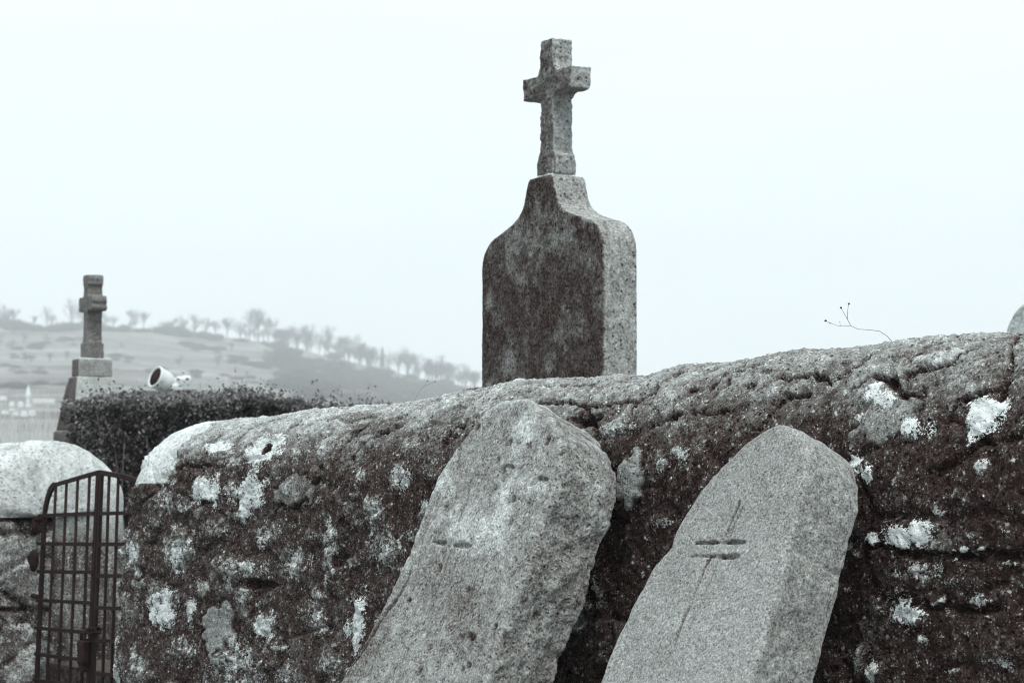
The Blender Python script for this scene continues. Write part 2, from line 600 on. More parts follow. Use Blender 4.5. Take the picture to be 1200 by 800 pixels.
CRACK = [
    [(1000, 458), (1004, 455), (1025, 443), (1047, 447), (1058, 463), (1081, 465)],
    [(893, 490), (908, 478), (920, 463), (947, 462)], [(912, 445), (955, 438), (974, 445), (1004, 428), (1018, 419)],
    [(1196, 392), (1186, 409), (1180, 440), (1173, 455), (1131, 468), (1108, 491)],
    [(770, 460), (776, 453), (797, 438)], [(740, 478), (760, 465)], [(828, 459), (851, 441), (874, 430)],
    [(456, 492), (479, 482), (502, 471), (530, 464), (558, 455)], [(520, 517), (536, 500), (547, 494)], [(672, 492), (688, 480), (697, 496), (700, 515)],
    [(340, 500), (365, 488), (395, 478)], [(280, 512), (300, 498), (330, 489)], [(366, 590), (370, 570), (378, 548)], [(325, 590), (345, 595), (362, 585)],
    [(410, 540), (425, 520), (455, 505)], [(1020, 640), (1060, 650), (1130, 652), (1200, 650)], [(1070, 706), (1130, 716), (1170, 712)], [(600, 480), (640, 470), (700, 476), (750, 470)],
    [(1063, 440), (1080, 434), (1120, 424), (1152, 404)], [(850, 452), (860, 440), (885, 430)], [(395, 540), (402, 520), (430, 500)], [(190, 560), (215, 545), (245, 545)],
    [(760, 500), (800, 486), (850, 480)], [(620, 458), (650, 452), (700, 452)], [(1090, 560), (1150, 520), (1200, 512)],
]
lich = np.full(len(Vb), -2.0)
crust = np.full(len(Vb), .5)
edge_n = fbm(Vb, 26, 4, 21, .62)
edge_b = fbm(Vb, 15, 2, 25, .5)
edge_f = fbm(Vb, 70, 3, 22, .65)
grain = fbm(Vb, 60, 3, 23, .7)


def st_window(s0, t0, rs, rt):
    return np.where((np.abs(s_v - s0) < rs) & (np.abs(t_v - t0) < rt))[0]


for px, py, rx, ry, k, kind in PATCH:
    s0, t0, D = wall_st(px, py)
    ms, mt = px_scale(px, D)
    rs, rt = rx * ms, ry * mt
    idx = st_window(s0, t0, rs * 1.6, rt * 1.6)
    d = np.sqrt(((s_v[idx] - s0) / rs) ** 2 + ((t_v[idx] - t0) / rt) ** 2)
    if kind == 'w':
        fld = (1 - d) * 1.1 + .8 * edge_n[idx] + 1.1 * edge_b[idx]
        up_ = fld > lich[idx]
        crust[idx] = np.where(up_, .44 + k, crust[idx])
        lich[idx] = np.maximum(lich[idx], fld)
        m = sstep(-.1, .25, fld)
        h[idx] += .004 * m + .002 * m * grain[idx]
    elif kind == 's':
        m = sstep(-.1, .55, 1 - d + .55 * edge_n[idx])
        g = sstep(-.08, .30, grain[idx] * .8 + .6 * edge_f[idx])
        fld = (1 - d) * .9 - .42 + 1.3 * edge_n[idx] + .9 * edge_b[idx] + .7 * grain[idx]
        up_ = fld > lich[idx]
        crust[idx] = np.where(up_, .37 + k, crust[idx])
        lich[idx] = np.maximum(lich[idx], fld)
        tone[idx] += m * (k * (.20 + .5 * g) - .02)
        h[idx] += .007 * sstep(-.2, .5, 1 - d) + .006 * m * (g - .5)
    else:
        fq = 1 - d + .45 * edge_n[idx] + .8 * edge_b[idx]
        m = sstep(-.05, .12, fq)
        tone[idx] = tone[idx] * (1 - m) + m * (.18 + k + .10 * grain[idx] + .12 * edge_n[idx])
        h[idx] = h[idx] * (1 - .5 * m) + .005 * m
        rim = np.exp(-(fq / .10) ** 2)
        h[idx] -= .005 * rim
        tone[idx] -= .12 * rim
for px, py, rx, ry, dep in HOLES:
    s0, t0, D = wall_st(px, py)
    ms, mt = px_scale(px, D)
    idx = st_window(s0, t0, rx * ms * 1.6, ry * mt * 1.6)
    d = np.sqrt(((s_v[idx] - s0) / (rx * ms)) ** 2 + ((t_v[idx] - t0) / (ry * mt)) ** 2)
    m = sstep(.0, .5, 1 - d + .45 * edge_n[idx])
    h[idx] -= dep * m
    lich[idx] -= 3 * m
    tone[idx] = tone[idx] * (1 - m) + m * .08
for line in CRACK:
    pts = [wall_st(*p)[:2] for p in line]
    for (sa, ta), (sb, tb) in zip(pts[:-1], pts[1:]):
        idx = np.where((s_v > min(sa, sb) - .05) & (s_v < max(sa, sb) + .05) & (t_v > min(ta, tb) - .05) & (t_v < max(ta, tb) + .05))[0]
        ex, ey = sb - sa, tb - ta
        wx = s_v[idx] + .018 * edge_n[idx]
        wy = t_v[idx] + .022 * edge_n[idx]
        u = np.clip(((wx - sa) * ex + (wy - ta) * ey) / (ex * ex + ey * ey + 1e-9), 0, 1)
        d = np.hypot(wx - sa - u * ex, wy - ta - u * ey)
        w = .0056 * np.clip(1 + 1.6 * edge_f[idx] + 1.2 * edge_b[idx], .3, 2.4)
        m = sstep(0, 1, 1.6 - d / w)
        h[idx] -= .014 * m
        lich[idx] -= 1.5 * m
        tone[idx] = tone[idx] * (1 - .9 * m) + .9 * m * .05
# end of the coping: pale rounded render
endm = sstep(0, .05, (.02 + .10 * edge_n + .135) - W['q'] - .35 * (W['phi'] < .25)) * (W['zone'] == 1)
tone = tone * (1 - endm) + endm * (.88 + .12 * nB + .10 * nC)
h = h * (1 - .55 * endm)
set_coords(wall_me, Vb + Nb * h[:, None])
lich = np.where(endm > .3, -2, lich)
set_attr(wall_me, 'tone', np.clip(tone, .02, 1.0))
set_attr(wall_me, 'lichen', lich)
set_attr(wall_me, 'crust', crust)


def split_part(me, face_mask_v, nt_, nq, name_a, name_b):
    """split the grid mesh in two by a per-vertex mask (face goes to b when all its corners are in the mask)"""
    v = coords(me)
    n = len(me.polygons)
    q = np.empty(n * 4, dtype=np.int32)
    me.loops.foreach_get('vertex_index', q)
    q = q.reshape(-1, 4)
    at_ = {}
    for nm in ('tone', 'lichen', 'crust'):
        a = np.full(len(v), -2.0, dtype=np.float32)
        if me.attributes.get(nm): me.attributes[nm].data.foreach_get('value', a)
        at_[nm] = a
    fm = face_mask_v[q].all(1)
    out = []
    for nm, sel in ((name_a, ~fm), (name_b, fm)):
        f = q[sel]
        used, inv = np.unique(f.ravel(), return_inverse=True)
        m2 = np_mesh(nm, v[used], inv.reshape(-1, 4))
        for k_, a in at_.items(): set_attr(m2, k_, a[used])
        out.append(m2)
    return out


right_wall = empty('stone_wall', tuple(A0 + DU * 1.5 - NO * R), 'long dark rubble wall with lichened rounded coping, two slabs leaning against it', 'wall', 'stone walls beside the gate')
body, endp = split_part(wall_me, (W['q'] < .06) & (W['zone'] == 1) & (W['phi'] > .12), W['nt'], W['nq'], 'wall_body', 'coping_end')
link('wall_body', body, M['wall'], right_wall)
tag(link('coping_end', endp, M['endstone'], right_wall), 'smooth pale rounded end of the coping')

# ------------------------------------------------------------------ the wall on the other side of the gate
S_L = s_of(at_wall(-34, 620)) + .0
R2 = .345
zs2 = float(at(60, 606, 8.5)[2])
zt2 = float(at(60, 516, 8.55)[2])


def top_left(s):
    return zt2 - .02 * np.maximum(0, s - S_L) + .02 * np.sin(s * 3)


lw, L = build_wall('wall_body', S_L + .16, -1, 4.5, R2, zs2, top_left, .009, .16, .5, .09)
v = coords(lw)
n = normals(lw)
cen2 = A0 - NO * R2
if np.mean(np.sum((v - cen2) * NO, 1) * (n @ NO)) < 0:
    lw.flip_normals()
    n = normals(lw)
lA, lB, lC = fbm(v, 3, 3, 41), fbm(v, 9, 4, 42), fbm(v, 30, 4, 43, .6)
f1, f2, fid = worley(v * [1, 1, 1.3] + .03 * lB[:, None], 5.0, 44)
jl = sstep(0, .14, f2 - f1)
up = L['zone'] == 1
hh = .02 * lA + .014 * lB + .006 * lC + np.where(up, .02, .012 * (jl - 1) + .014 * (fid - .5))
hh = np.where(up, .035 * lA * .6 + .006 * lB + .004 * lC + .022 * sstep(0, .35, L['phi']) * sstep(math.pi, math.pi - .35, L['phi']) - .035 * np.exp(-((L['q'] - .34) / .022) ** 2), hh)
tl = np.where(up, .80 + .16 * lB + .22 * lC, .50 + .20 * lB + .20 * lC + .24 * (fid - .5) + .14 * (jl - 1))
for yk in (.0,):
    gap = np.exp(-((v[:, 2] - (zs2 - .005)) / .012) ** 2) * (~up)
    hh -= .03 * gap
    tl -= .3 * gap  # joint under the coping also darkened, its shade painted in
crk = np.exp(-((v[:, 2] - (zs2 - .36 + .02 * lA)) / .008) ** 2) * (~up)
hh -= .015 * crk
tl -= .25 * crk
set_coords(lw, v + n * hh[:, None])
set_attr(lw, 'tone', np.clip(tl - np.where(up, 0, .10), .04, 1))
set_attr(lw, 'lichen', np.where(up, -2, 1.3 * lB + 1.2 * lC + .5 * (fid - .5) - .10 - 2 * gap - 2 * crk))
set_attr(lw, 'crust', .62 + .3 * lB)
left_wall = empty('stone_wall', tuple(A0 + DU * (S_L + 1) - NO * R2), 'grey stone wall end with pale rounded capstone behind the iron gate', 'wall', 'stone walls beside the gate')
b2, e2 = split_part(lw, up, L['nt'], L['nq'], 'wall_body', 'coping')
link('wall_body', b2, M['wall'], left_wall)
link('coping', e2, M['endstone'], left_wall)


# ------------------------------------------------------------------ standing and leaning slabs
def loft_slab(name, P, U, V, Wd, rows, T, bevel, nu, nside, nback=14):
    """rows: (v, u_left, u_right) bottom to top in the slab's own frame; front face at 0, back at -T"""
    rows = np.asarray(rows)
    v, ul, ur = rows.T
    nr = len(v)
    f = np.linspace(0, 1, nu)
    uu = ul[:, None] + (ur - ul)[:, None] * f
    vv = v[:, None] * np.ones(nu)
    poly = np.concatenate([np.stack([ul, v], 1), np.stack([ur, v], 1)[::-1]])
    pts = np.stack([uu.ravel(), vv.ravel()], 1)
    # thin the outline for the distance computation
    a = poly
    b = np.roll(poly, -1, 0)
    keep = np.linalg.norm(b - a, axis=1) > 1e-6
    a, b = a[keep], b[keep]
    step = max(1, len(a) // 160)
    a = a[::step]
    b = np.roll(a, -1, 0)
    dist = np.full(len(pts), 9.0)
    for p, q in zip(a, b):
        if p[1] <= v[0] + 1e-6 and q[1] <= v[0] + 1e-6: continue
        e = q - p
        t = np.clip(((pts - p) @ e) / (e @ e + 1e-12), 0, 1)
        dist = np.minimum(dist, np.linalg.norm(pts - p - t[:, None] * e, axis=1))
    x = np.clip(1 - dist / bevel, 0, 1)
    ins = (bevel * (1 - np.sqrt(1 - x ** 2))).reshape(nr, nu)
    ins[:, 0] = ins[:, -1] = bevel * .98
    ws = -np.linspace(bevel, T - bevel, nside + 2)[1:-1]
    fb = np.linspace(1, 0, nback)
    us = np.concatenate([uu, np.repeat(ur[:, None], nside, 1), ul[:, None] + (ur - ul)[:, None] * fb, np.repeat(ul[:, None], nside, 1)], 1)
    edge = np.minimum(fb, 1 - fb)[None, :] * (ur - ul)[:, None]
    wb = -T + bevel * np.clip(1 - edge / bevel, 0, 1)
    wall_ = np.concatenate([-ins, ws[None, :] * np.ones((nr, 1)), wb, ws[::-1][None, :] * np.ones((nr, 1))], 1)
    vs = np.repeat(v[:, None], us.shape[1], 1)
    X = P + us[..., None] * U + vs[..., None] * V + wall_[..., None] * Wd
    nc = us.shape[1]
    me = np_mesh(name, X.reshape(-1, 3), grid_quads(nr, nc, True))
    # caps
    bm = bmesh.new()
    bm.from_mesh(me)
    bm.verts.ensure_lookup_table()
    for base in (0, (nr - 1) * nc):
        try: bm.faces.new([bm.verts[base + k] for k in range(nc)])
        except Exception: pass
    bmesh.ops.recalc_face_normals(bm, faces=bm.faces)
    bm.to_mesh(me)
    bm.free()
    me.polygons.foreach_set('use_smooth', np.ones(len(me.polygons), dtype=bool))
    region = np.concatenate([np.zeros(nu), np.ones(nside), np.full(nback, 2), np.full(nside, 3)])
    return me, us.ravel(), vs.ravel(), wall_.ravel(), np.tile(region, nr)


def resample(left, right, v0, v1, n, low_n=30, v_low=-1.7):
    """outline as u(v) at fine rows, coarse rows below v0"""
    lv, lu = np.array([p[1] for p in left]), np.array([p[0] for p in left])
    rv, ru = np.array([p[1] for p in right]), np.array([p[0] for p in right])
    o = np.argsort(lv); lv, lu = lv[o], lu[o]
    o = np.argsort(rv); rv, ru = rv[o], ru[o]
    t = np.linspace(0, 1, n)
    vv = v0 + (v1 - v0) * t
    extra = v1 - (v1 - vv[-6]) * np.linspace(1, 0, 16)[1:] ** 2
    vv = np.concatenate([np.linspace(v_low, v0, low_n)[:-1], vv[:-5], extra])
    L_, R_ = np.interp(vv, lv, lu), np.interp(vv, rv, ru)
    return [(a, b, c) for a, b, c in zip(vv, L_, R_)]


BETA = math.radians(25)
SU = -DU
SV = UZ * math.cos(BETA) - NO * math.sin(BETA)
SW = NO * math.cos(BETA) + UZ * math.sin(BETA)


def to_uv(P, pts):
    out = []
    for p in pts:
        h_ = hit(p[0], p[1], P, SW) - P
        out.append((float(h_ @ SU), float(h_ @ SV)))
    return out


def groove(h, tone, u, v, reg, pts, width, depth, dark, nz):
    for (ua, va), (ub, vb) in zip(pts[:-1], pts[1:]):
        e = np.array([ub - ua, vb - va])
        k = np.where((reg == 0) & (np.abs(u - (ua + ub) / 2) < abs(e[0]) / 2 + .03) & (np.abs(v - (va + vb) / 2) < abs(e[1]) / 2 + .03))[0]
        t = np.clip(((u[k] - ua) * e[0] + (v[k] - va) * e[1]) / (e @ e), 0, 1)
        d = np.hypot(u[k] - ua - t * e[0], v[k] - va - t * e[1])
        w = width * np.clip(1 + 1.6 * nz[k], .2, 2.0) * (.55 + .45 * np.sqrt(np.clip(4 * t * (1 - t), 0, 1)))
        m = sstep(0, 1, 1.5 - d / w) * np.clip(.9 + .7 * nz[k], .5, 1.1)
        h[k] -= depth * m
        tone[k] -= dark * m


# right, smoother slab with its incised double-lined cross
P1 = hit(912, 494, A0 + NO * .17, NO)
left_px = [(700, 798), (722, 745), (748, 695), (764, 664), (776, 650), (784, 641), (789, 622), (800, 602), (814, 578), (832, 556), (852, 536), (872, 516), (892, 502)]
Lr = to_uv(P1, left_px) + [(-.02, -.003), (0.0, .0)]
Lr = [(-.30, -2.0), (-.295, -.75)] + Lr
Rr = [(.002, .0), (.03, -.005), (.06, -.016), (.095, -.042), (.122, -.08), (.137, -.13), (.143, -.20), (.145, -.255), (.152, -.285), (.160, -.31), (.164, -.36), (.165, -.48), (.165, -.60), (.18, -2.0)]
vbot = -(P1[2] + .02) / math.cos(BETA)
rows = resample(Lr, Rr, -.68, 0.0, 290, 30, vbot)
sl, u, v, w, reg = loft_slab('leaning_gravestone', P1, SU, SV, SW, rows, .165, .015, 210, 66)
p = coords(sl)[:len(u)]
nn = normals(sl)[:len(u)]
a1, a2, a3, a4 = fbm(p, 6, 3, 51), fbm(p, 22, 4, 52), fbm(p, 70, 3, 53, .65), fbm(p, 40, 4, 54)
side = (reg != 0) | (w < -.012)
h = .008 * a1 + .0035 * a2 + .0016 * a3 + np.where(side, .0025 * a2 + .002 * a4, 0)
tone = .62 + .03 * a1 + .05 * a2 + .06 * a3
tone = np.where(reg == 1, tone - .05 + .10 * sstep(-.2, .4, a3), tone)  # side facet toned down as painted shade, with coarse pale pepper


def C1(*pts): return to_uv(P1, pts)


groove(h, tone, u, v, reg, C1((855, 612), (866, 588)), .0048, .010, .22, a2)
groove(h, tone, u, v, reg, C1((846, 636), (856, 611)), .003, .006, .20, a2)
groove(h, tone, u, v, reg, C1((815, 636), (842, 635)), .0042, .009, .20, a2)
groove(h, tone, u, v, reg, C1((850, 635), (873, 635)), .0042, .009, .20, a2)
groove(h, tone, u, v, reg, C1((809, 652), (836, 651)), .0030, .003, .10, a2)
groove(h, tone, u, v, reg, C1((846, 653), (866, 652)), .0040, .008, .18, a2)
groove(h, tone, u, v, reg, C1((830, 655), (816, 690), (800, 730), (790, 760)), .0032, .0055, .20, a2)
groove(h, tone, u, v, reg, C1((832, 652), (828, 662)), .0040, .006, .25, a2)
groove(h, tone, u, v, reg, C1((838, 635), (854, 635)), .003, .004, .10, a2)
groove(h, tone, u, v, reg, C1((834, 652), (848, 652)), .003, .004, .10, a2)
groove(h, tone, u, v, reg, C1((869, 594), (861, 612), (853, 632)), .003, .005, .12, a2)
groove(h, tone, u, v, reg, C1((842, 656), (826, 695), (806, 742)), .0028, .003, .06, a2)
# worn step of the shoulders
h -= .004 * np.exp(-((v + .268 + .01 * a2) / .006) ** 2) * (reg == 1)
tone -= .02 * sstep(-.45, -.2, v) * (reg == 0)
fv = coords(sl)
hfull = np.zeros(len(fv)); hfull[:len(h)] = h
tf = np.full(len(fv), .5); tf[:len(tone)] = tone
nf_ = normals(sl)
set_coords(sl, fv + nf_ * hfull[:, None])
set_attr(sl, 'tone', np.clip(tf, .03, 1))
tag(link('leaning_gravestone', sl, M['slab_new']), 'smoother grey gravestone with clear incised cross leaning on wall, right of the pitted one', 'gravestone', 'old gravestones leaning on the wall')

# left, pitted slab
P2 = hit(614, 465, A0 + NO * .16, NO)
left_px = [(398, 795), (425, 750), (447, 710), (477, 651), (488, 620), (510, 561), (533, 525), (560, 490), (574, 477), (587, 468), (600, 465)]
Lq = [(-.345, -2.0), (-.338, -.80)] + to_uv(P2, left_px) + [(0.0, .0)]
Rq = [(.001, .0), (.06, -.02), (.12, -.05), (.18, -.088), (.228, -.130), (.252, -.185), (.258, -.25), (.252, -.32), (.258, -.36), (.270, -.39), (.272, -.44), (.262, -.52), (.262, -.60), (.268, -.72), (.28, -2.0)]
vbot = -(P2[2] + .02) / math.cos(BETA)
rows = resample(Lq, Rq, -.82, 0.0, 290, 30, vbot)
sl, u, v, w, reg = loft_slab('leaning_gravestone', P2, SU, SV, SW, rows, .19, .016, 230, 66)
p = coords(sl)[:len(u)]
a1, a2, a3, a4 = fbm(p, 5, 3, 61), fbm(p, 18, 4, 62), fbm(p, 60, 3, 63, .65), fbm(p, 30, 4, 64)
side = (reg != 0) | (w < -.014)
f1, f2, fid = worley(p + .01 * a2[:, None], 26, 65)
pit = sstep(.34, .12, f1) * (fid > .86)
h = .0045 * a1 + .005 * a2 + .0034 * a3 + np.where(side, .008 * a2 + .005 * a4, 0) - .008 * pit
tone = .575 + .06 * a1 + .12 * a2 + .13 * a3 - .22 * pit
pale = sstep(.0, .35, a1 + .6 * a2 - np.abs(u + .05) * .8 + .12)
tone += .14 * pale * (v > -.45)
tone = np.where(reg == 1, tone - .04, tone)  # side facet darkened slightly as painted shade
chip = sstep(.06, .25, -a1 + .4 * a2)
tone -= .07 * chip * (v < -.3)


def C2(*pts): return to_uv(P2, pts)


groove(h, tone, u, v, reg, C2((506, 634), (522, 636)), .0050, .010, .20, a2)
groove(h, tone, u, v, reg, C2((531, 638), (552, 640)), .0050, .010, .20, a2)
groove(h, tone, u, v, reg, C2((545, 590), (536, 615)), .004, .004, .14, a2)
groove(h, tone, u, v, reg, C2((528, 645), (512, 690)), .0035, .004, .10, a2)
# crack down the left edge, dents
groove(h, tone, u, v, reg, C2((480, 672), (466, 700), (446, 725), (430, 752), (412, 778), (402, 795)), .006, .012, .30, a2)
groove(h, tone, u, v, reg, C2((622, 568), (632, 560), (642, 562)), .006, .006, .16, a2)
groove(h, tone, u, v, reg, C2((535, 748), (548, 744), (556, 748)), .006, .004, .12, a2)
groove(h, tone, u, v, reg, C2((594, 545), (602, 548)), .005, .006, .18, a2)
groove(h, tone, u, v, reg, C2((539, 525), (534, 545)), .006, .008, .22, a2)
fv = coords(sl)
hfull = np.zeros(len(fv)); hfull[:len(h)] = h
tf = np.full(len(fv), .5); tf[:len(tone)] = tone
nf_ = normals(sl)
set_coords(sl, fv + nf_ * hfull[:, None])
set_attr(sl, 'tone', np.clip(tf, .03, 1))
tag(link('leaning_gravestone', sl, M['slab_old']), 'larger pitted gravestone with worn pointed top and faint cross, leaning below the tall headstone', 'gravestone', 'old gravestones leaning on the wall')

# ------------------------------------------------------------------ tall headstone with its cross
TH = math.radians(60)
HU = np.array([math.cos(TH), -math.sin(TH), 0])
HN = np.array([-math.sin(TH), -math.cos(TH), 0])
GZ = .6                                               # level of the churchyard behind the wall
hp = CAM + ray(632, 570) * (7.4 / ray(632, 570)[1])
hp[2] = 0
prof = [(GZ - .1, .413), (2.09, .413), (2.115, .410), (2.13, .404), (2.148, .394), (2.165, .378), (2.178, .361), (2.19, .338), (2.199, .31), (2.207, .278), (2.216, .245), (2.226, .21), (2.238, .178),
        (2.254, .147), (2.274, .123), (2.30, .107), (2.33, .097), (2.36, .087), (2.372, .081), (2.379, .072), (2.3805, .04)]
pz = np.array([a for a, b in prof]); pw = np.array([b for a, b in prof])
# rows dense along the curve
arc = np.concatenate([[0], np.cumsum(np.hypot(np.diff(pz), np.diff(pw)))])
ar = np.concatenate([np.linspace(0, arc[1] - .5, 20)[:-1], np.linspace(arc[1] - .5, arc[-1], 240)])
rz, rw = np.interp(ar, arc, pz), np.interp(ar, arc, pw)
hs, u, v, w, reg = loft_slab('stone_slab', hp, HU, UZ, HN, [(a, -b, b) for a, b in zip(rz, rw)], .142, .009, 150, 34, 40)
headstone = empty('headstone', (hp[0], hp[1], GZ), 'tall dark headstone with shouldered top and small stone cross standing behind the wall', 'headstone')
p = coords(hs)
nn = normals(hs)
a1, a2, a3, a4 = fbm(p, 4, 3, 71), fbm(p, 11, 4, 72), fbm(p, 45, 4, 73, .65), fbm(p * [1, 1, .35], 14, 4, 74)
h = .003 * a2 + .0022 * a3
regf = np.full(len(p), 2.0); regf[:len(reg)] = reg
wf = np.zeros(len(p)); wf[:len(w)] = w
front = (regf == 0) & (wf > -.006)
stain_shade = .235 + .24 * sstep(-.05, .40, a1 + .7 * a2 + .25 * a3) + .08 * a3 + .05 * sstep(.1, .4, a4)  # front: mottled stain plus painted shade, darker than the sides
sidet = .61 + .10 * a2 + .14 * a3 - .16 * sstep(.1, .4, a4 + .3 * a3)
tone = np.where(front, stain_shade, sidet)
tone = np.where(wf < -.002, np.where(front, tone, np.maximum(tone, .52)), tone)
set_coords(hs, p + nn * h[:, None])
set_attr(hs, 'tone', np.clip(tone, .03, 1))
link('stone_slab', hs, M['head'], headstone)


def extrude_poly(bm, pts, P, U, V, Wd, T, bevel=0):
    """closed prism from an outline (x,z) in frame P,U,V with thickness T centred on P"""
    P, U, V, Wd = (Vector(x) for x in (P, U, V, Wd))
    f = [bm.verts.new(P + U * x + V * z + Wd * T / 2) for x, z in pts]
    b = [bm.verts.new(P + U * x + V * z - Wd * T / 2) for x, z in pts]
    k = len(pts)
    bm.faces.new(f)
    bm.faces.new(b[::-1])
    for i in range(k):
        j = (i + 1) % k
        bm.faces.new((f[i], b[i], b[j], f[j]))


def weather(me, seed, amp=.003, tone0=.5, tone_amp=.15, extra=None, freq=30):
    p = coords(me)
    n_ = normals(me)
    b1, b2, b3 = fbm(p, freq * .35, 3, seed), fbm(p, freq, 4, seed + 1), fbm(p, freq * 2.6, 3, seed + 2)
    set_coords(me, p + n_ * (amp * (1.1 * b1 + b2 + .5 * b3))[:, None])
    t = tone0 + tone_amp * (b1 * .6 + b2 + .5 * b3)
    if extra is not None: t = t + extra(p, n_, b1, b2, b3)
    set_attr(me, 'tone', np.clip(t, .04, 1))
    return me


# cross: shaft with gussets at the crossing and a wider foot
cp = hp - HN * .071 + UZ * 2.379
g = .026
xs = .041
cpoly = [(-.058, .008), (.058, .008), (.060, .05), (.056, .074), (.044, .088), (.042, .16), (.040, .235), (.041, .268), (xs + g, .284), (.162, .283), (.164, .358), (xs + g - .004, .359), (xs, .386), (.040, .472),
         (-.040, .474), (-xs, .386), (-xs - g + .004, .359), (-.163, .357), (-.162, .284), (-xs - g, .284), (-.041, .268), (-.041, .165), (-.044, .088), (-.055, .074), (-.060, .05)]
bm = bmesh.new()
cpoly = [(a_, b_ * 1.035) for a_, b_ in cpoly]
extrude_poly(bm, cpoly, cp, HU, UZ, HN, .082)
# foot is thicker than the shaft
extrude_poly(bm, [(-.052, .008), (.052, .008), (.052, .06), (-.052, .06)], cp, HU, UZ, HN, .098)
extrude_poly(bm, [(-.05, .06), (.05, .06), (.046, .078), (-.046, .078)], cp, HU, UZ, HN, .088)
cm = remeshed(bm, .0038, 1)


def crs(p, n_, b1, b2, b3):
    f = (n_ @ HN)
    return np.where(f > .5, -.07 - .20 * sstep(-.1, .35, b1 + .3 * b2), .08) - .04  # shading painted into the tone: front face darker, other faces lighter


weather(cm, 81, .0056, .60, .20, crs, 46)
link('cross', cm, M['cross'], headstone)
bm = bmesh.new()
extrude_poly(bm, [(-.056, -.004), (.056, -.004), (.05, .012), (-.05, .012)], cp, HU, UZ, HN, .098)
mj = remeshed(bm, .004, 1)
weather(mj, 84, .003, .86, .1)
tag(link('mortar_bed', mj, M['cross'], headstone), 'pale mortar bed under the cross')

# ------------------------------------------------------------------ second cross on a flared pedestal, far left
DX = 13.5
xb = at(108, 420, DX)
LU, LN = HU, HN
bm = bmesh.new()
lp = [(-.05, 0), (.05, 0), (.05, .10), (.040, .112), (.036, .16), (.034, .285), (.050, .305), (.062, .300), (.072, .296), (.098, .300), (.106, .318), (.100, .338), (.108, .356), (.104, .378), (.096, .392),
      (.066, .392), (.048, .388), (.040, .402), (.036, .45), (.043, .462), (.052, .47), (.050, .488), (.054, .505), (.050, .524), (.036, .530),
      (-.036, .530), (-.050, .524), (-.054, .505), (-.050, .488), (-.052, .47), (-.043, .462), (-.036, .45), (-.040, .402), (-.048, .388), (-.066, .392), (-.096, .392), (-.104, .378), (-.108, .356), (-.100, .338), (-.106, .318), (-.098, .300), (-.072, .296), (-.062, .300), (-.050, .305), (-.034, .285), (-.036, .16), (-.040, .112), (-.05, .10)]
lp = [(x_ * (1.22 if .29 < z_ < .4 and abs(x_) > .055 else 1), z_) for x_, z_ in lp]
extrude_poly(bm, lp, xb, LU, UZ, LN, .10)
extrude_poly(bm, [(-.048, 0), (.048, 0), (.048, .095), (-.048, .095)], xb, LU, UZ, LN, .122)
lc = remeshed(bm, .004, 1)
monument = empty('cross_monument', (xb[0], xb[1], GZ), 'grey stone cross with rolled arm ends on flared pedestal beyond the hedge', 'monument')
weather(lc, 91, .003, .47, .08, None, 20)
link('cross', lc, M['cross_far'], monument)


def loft_levels(levels, P):
    bm = bmesh.new()
    rings = []
    for z, hw, hd in levels:
        rings.append([bm.verts.new(Vector(P) + Vector(LU) * a * hw + Vector(LN) * b * hd + Vector((0, 0, z))) for a, b in ((-1, 1), (1, 1), (1, -1), (-1, -1))])
    for r0, r1 in zip(rings[:-1], rings[1:]):
        for i in range(4):
            j = (i + 1) % 4
            bm.faces.new((r0[i], r0[j], r1[j], r1[i]))
    bm.faces.new(rings[0][::-1])
    bm.faces.new(rings[-1])
    return bm


zb = GZ - xb[2]
ped = remeshed(loft_levels([(-.118, .062, .112), (-.11, .064, .114), (-.012, .062, .112), (0, .056, .104)], xb), .006, 1)
weather(ped, 95, .003, .60, .1, lambda p, n_, b1, b2, b3: np.where(n_ @ LN > .5, -.2, 0) + np.where(n_[:, 2] > .5, .3, 0), 18)  # painted shading: front face darker, top lighter
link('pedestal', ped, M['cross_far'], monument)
skirt = remeshed(loft_levels([(-.455, .178, .174), (-.43, .174, .171), (-.30, .137, .153), (-.20, .103, .139), (-.15, .085, .131), (-.1185, .075, .125)], xb), .008, 1)
weather(skirt, 98, .004, .68, .1, lambda p, n_, b1, b2, b3: np.where(n_ @ LN > .5, -.34, 0), 14)  # front face darkened, its shade painted into the tone
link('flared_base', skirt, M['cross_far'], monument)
plinth = remeshed(loft_levels([(zb - .1, .192, .19), (-.456, .19, .188)], xb), .012, 1)
weather(plinth, 99, .004, .42, .1, None, 14)
link('plinth', plinth, M['cross_far'], monument)


# ------------------------------------------------------------------ hedge
def leaf_cloud(name, centres, size, dirs=None, seed=0, tone=None, aspect=.55):
    r = np.random.default_rng(seed)
    n = len(centres)
    a = r.normal(size=(n, 3)) if dirs is None else dirs + .7 * r.normal(size=(n, 3))
    a /= np.linalg.norm(a, axis=1)[:, None]
    b = np.cross(a, r.normal(size=(n, 3)))
    b /= np.linalg.norm(b, axis=1)[:, None] + 1e-9
    c = np.cross(a, b)
    s = size * r.uniform(.6, 1.3, n)[:, None]
    v = np.stack([centres - a * s * .5, centres + b * s * aspect * .5 + c * s * .10, centres + a * s * .5, centres - b * s * aspect * .5 + c * s * .10], 1).reshape(-1, 3)
    f = np.arange(n * 4).reshape(-1, 4)
    me = np_mesh(name, v, f, False)
    t = r.uniform(0, 1, n) if tone is None else tone
    set_attr(me, 'tone', np.repeat(t, 4))
    return me


H0 = at(110, 470, 10.9); H1 = at(440, 470, 11.7)
H0[2] = H1[2] = 0
hd = H1 - H0
hl = np.linalg.norm(hd); hd /= hl
hn = np.array([hd[1], -hd[0], 0])
hn = hn if hn[1] < 0 else -hn


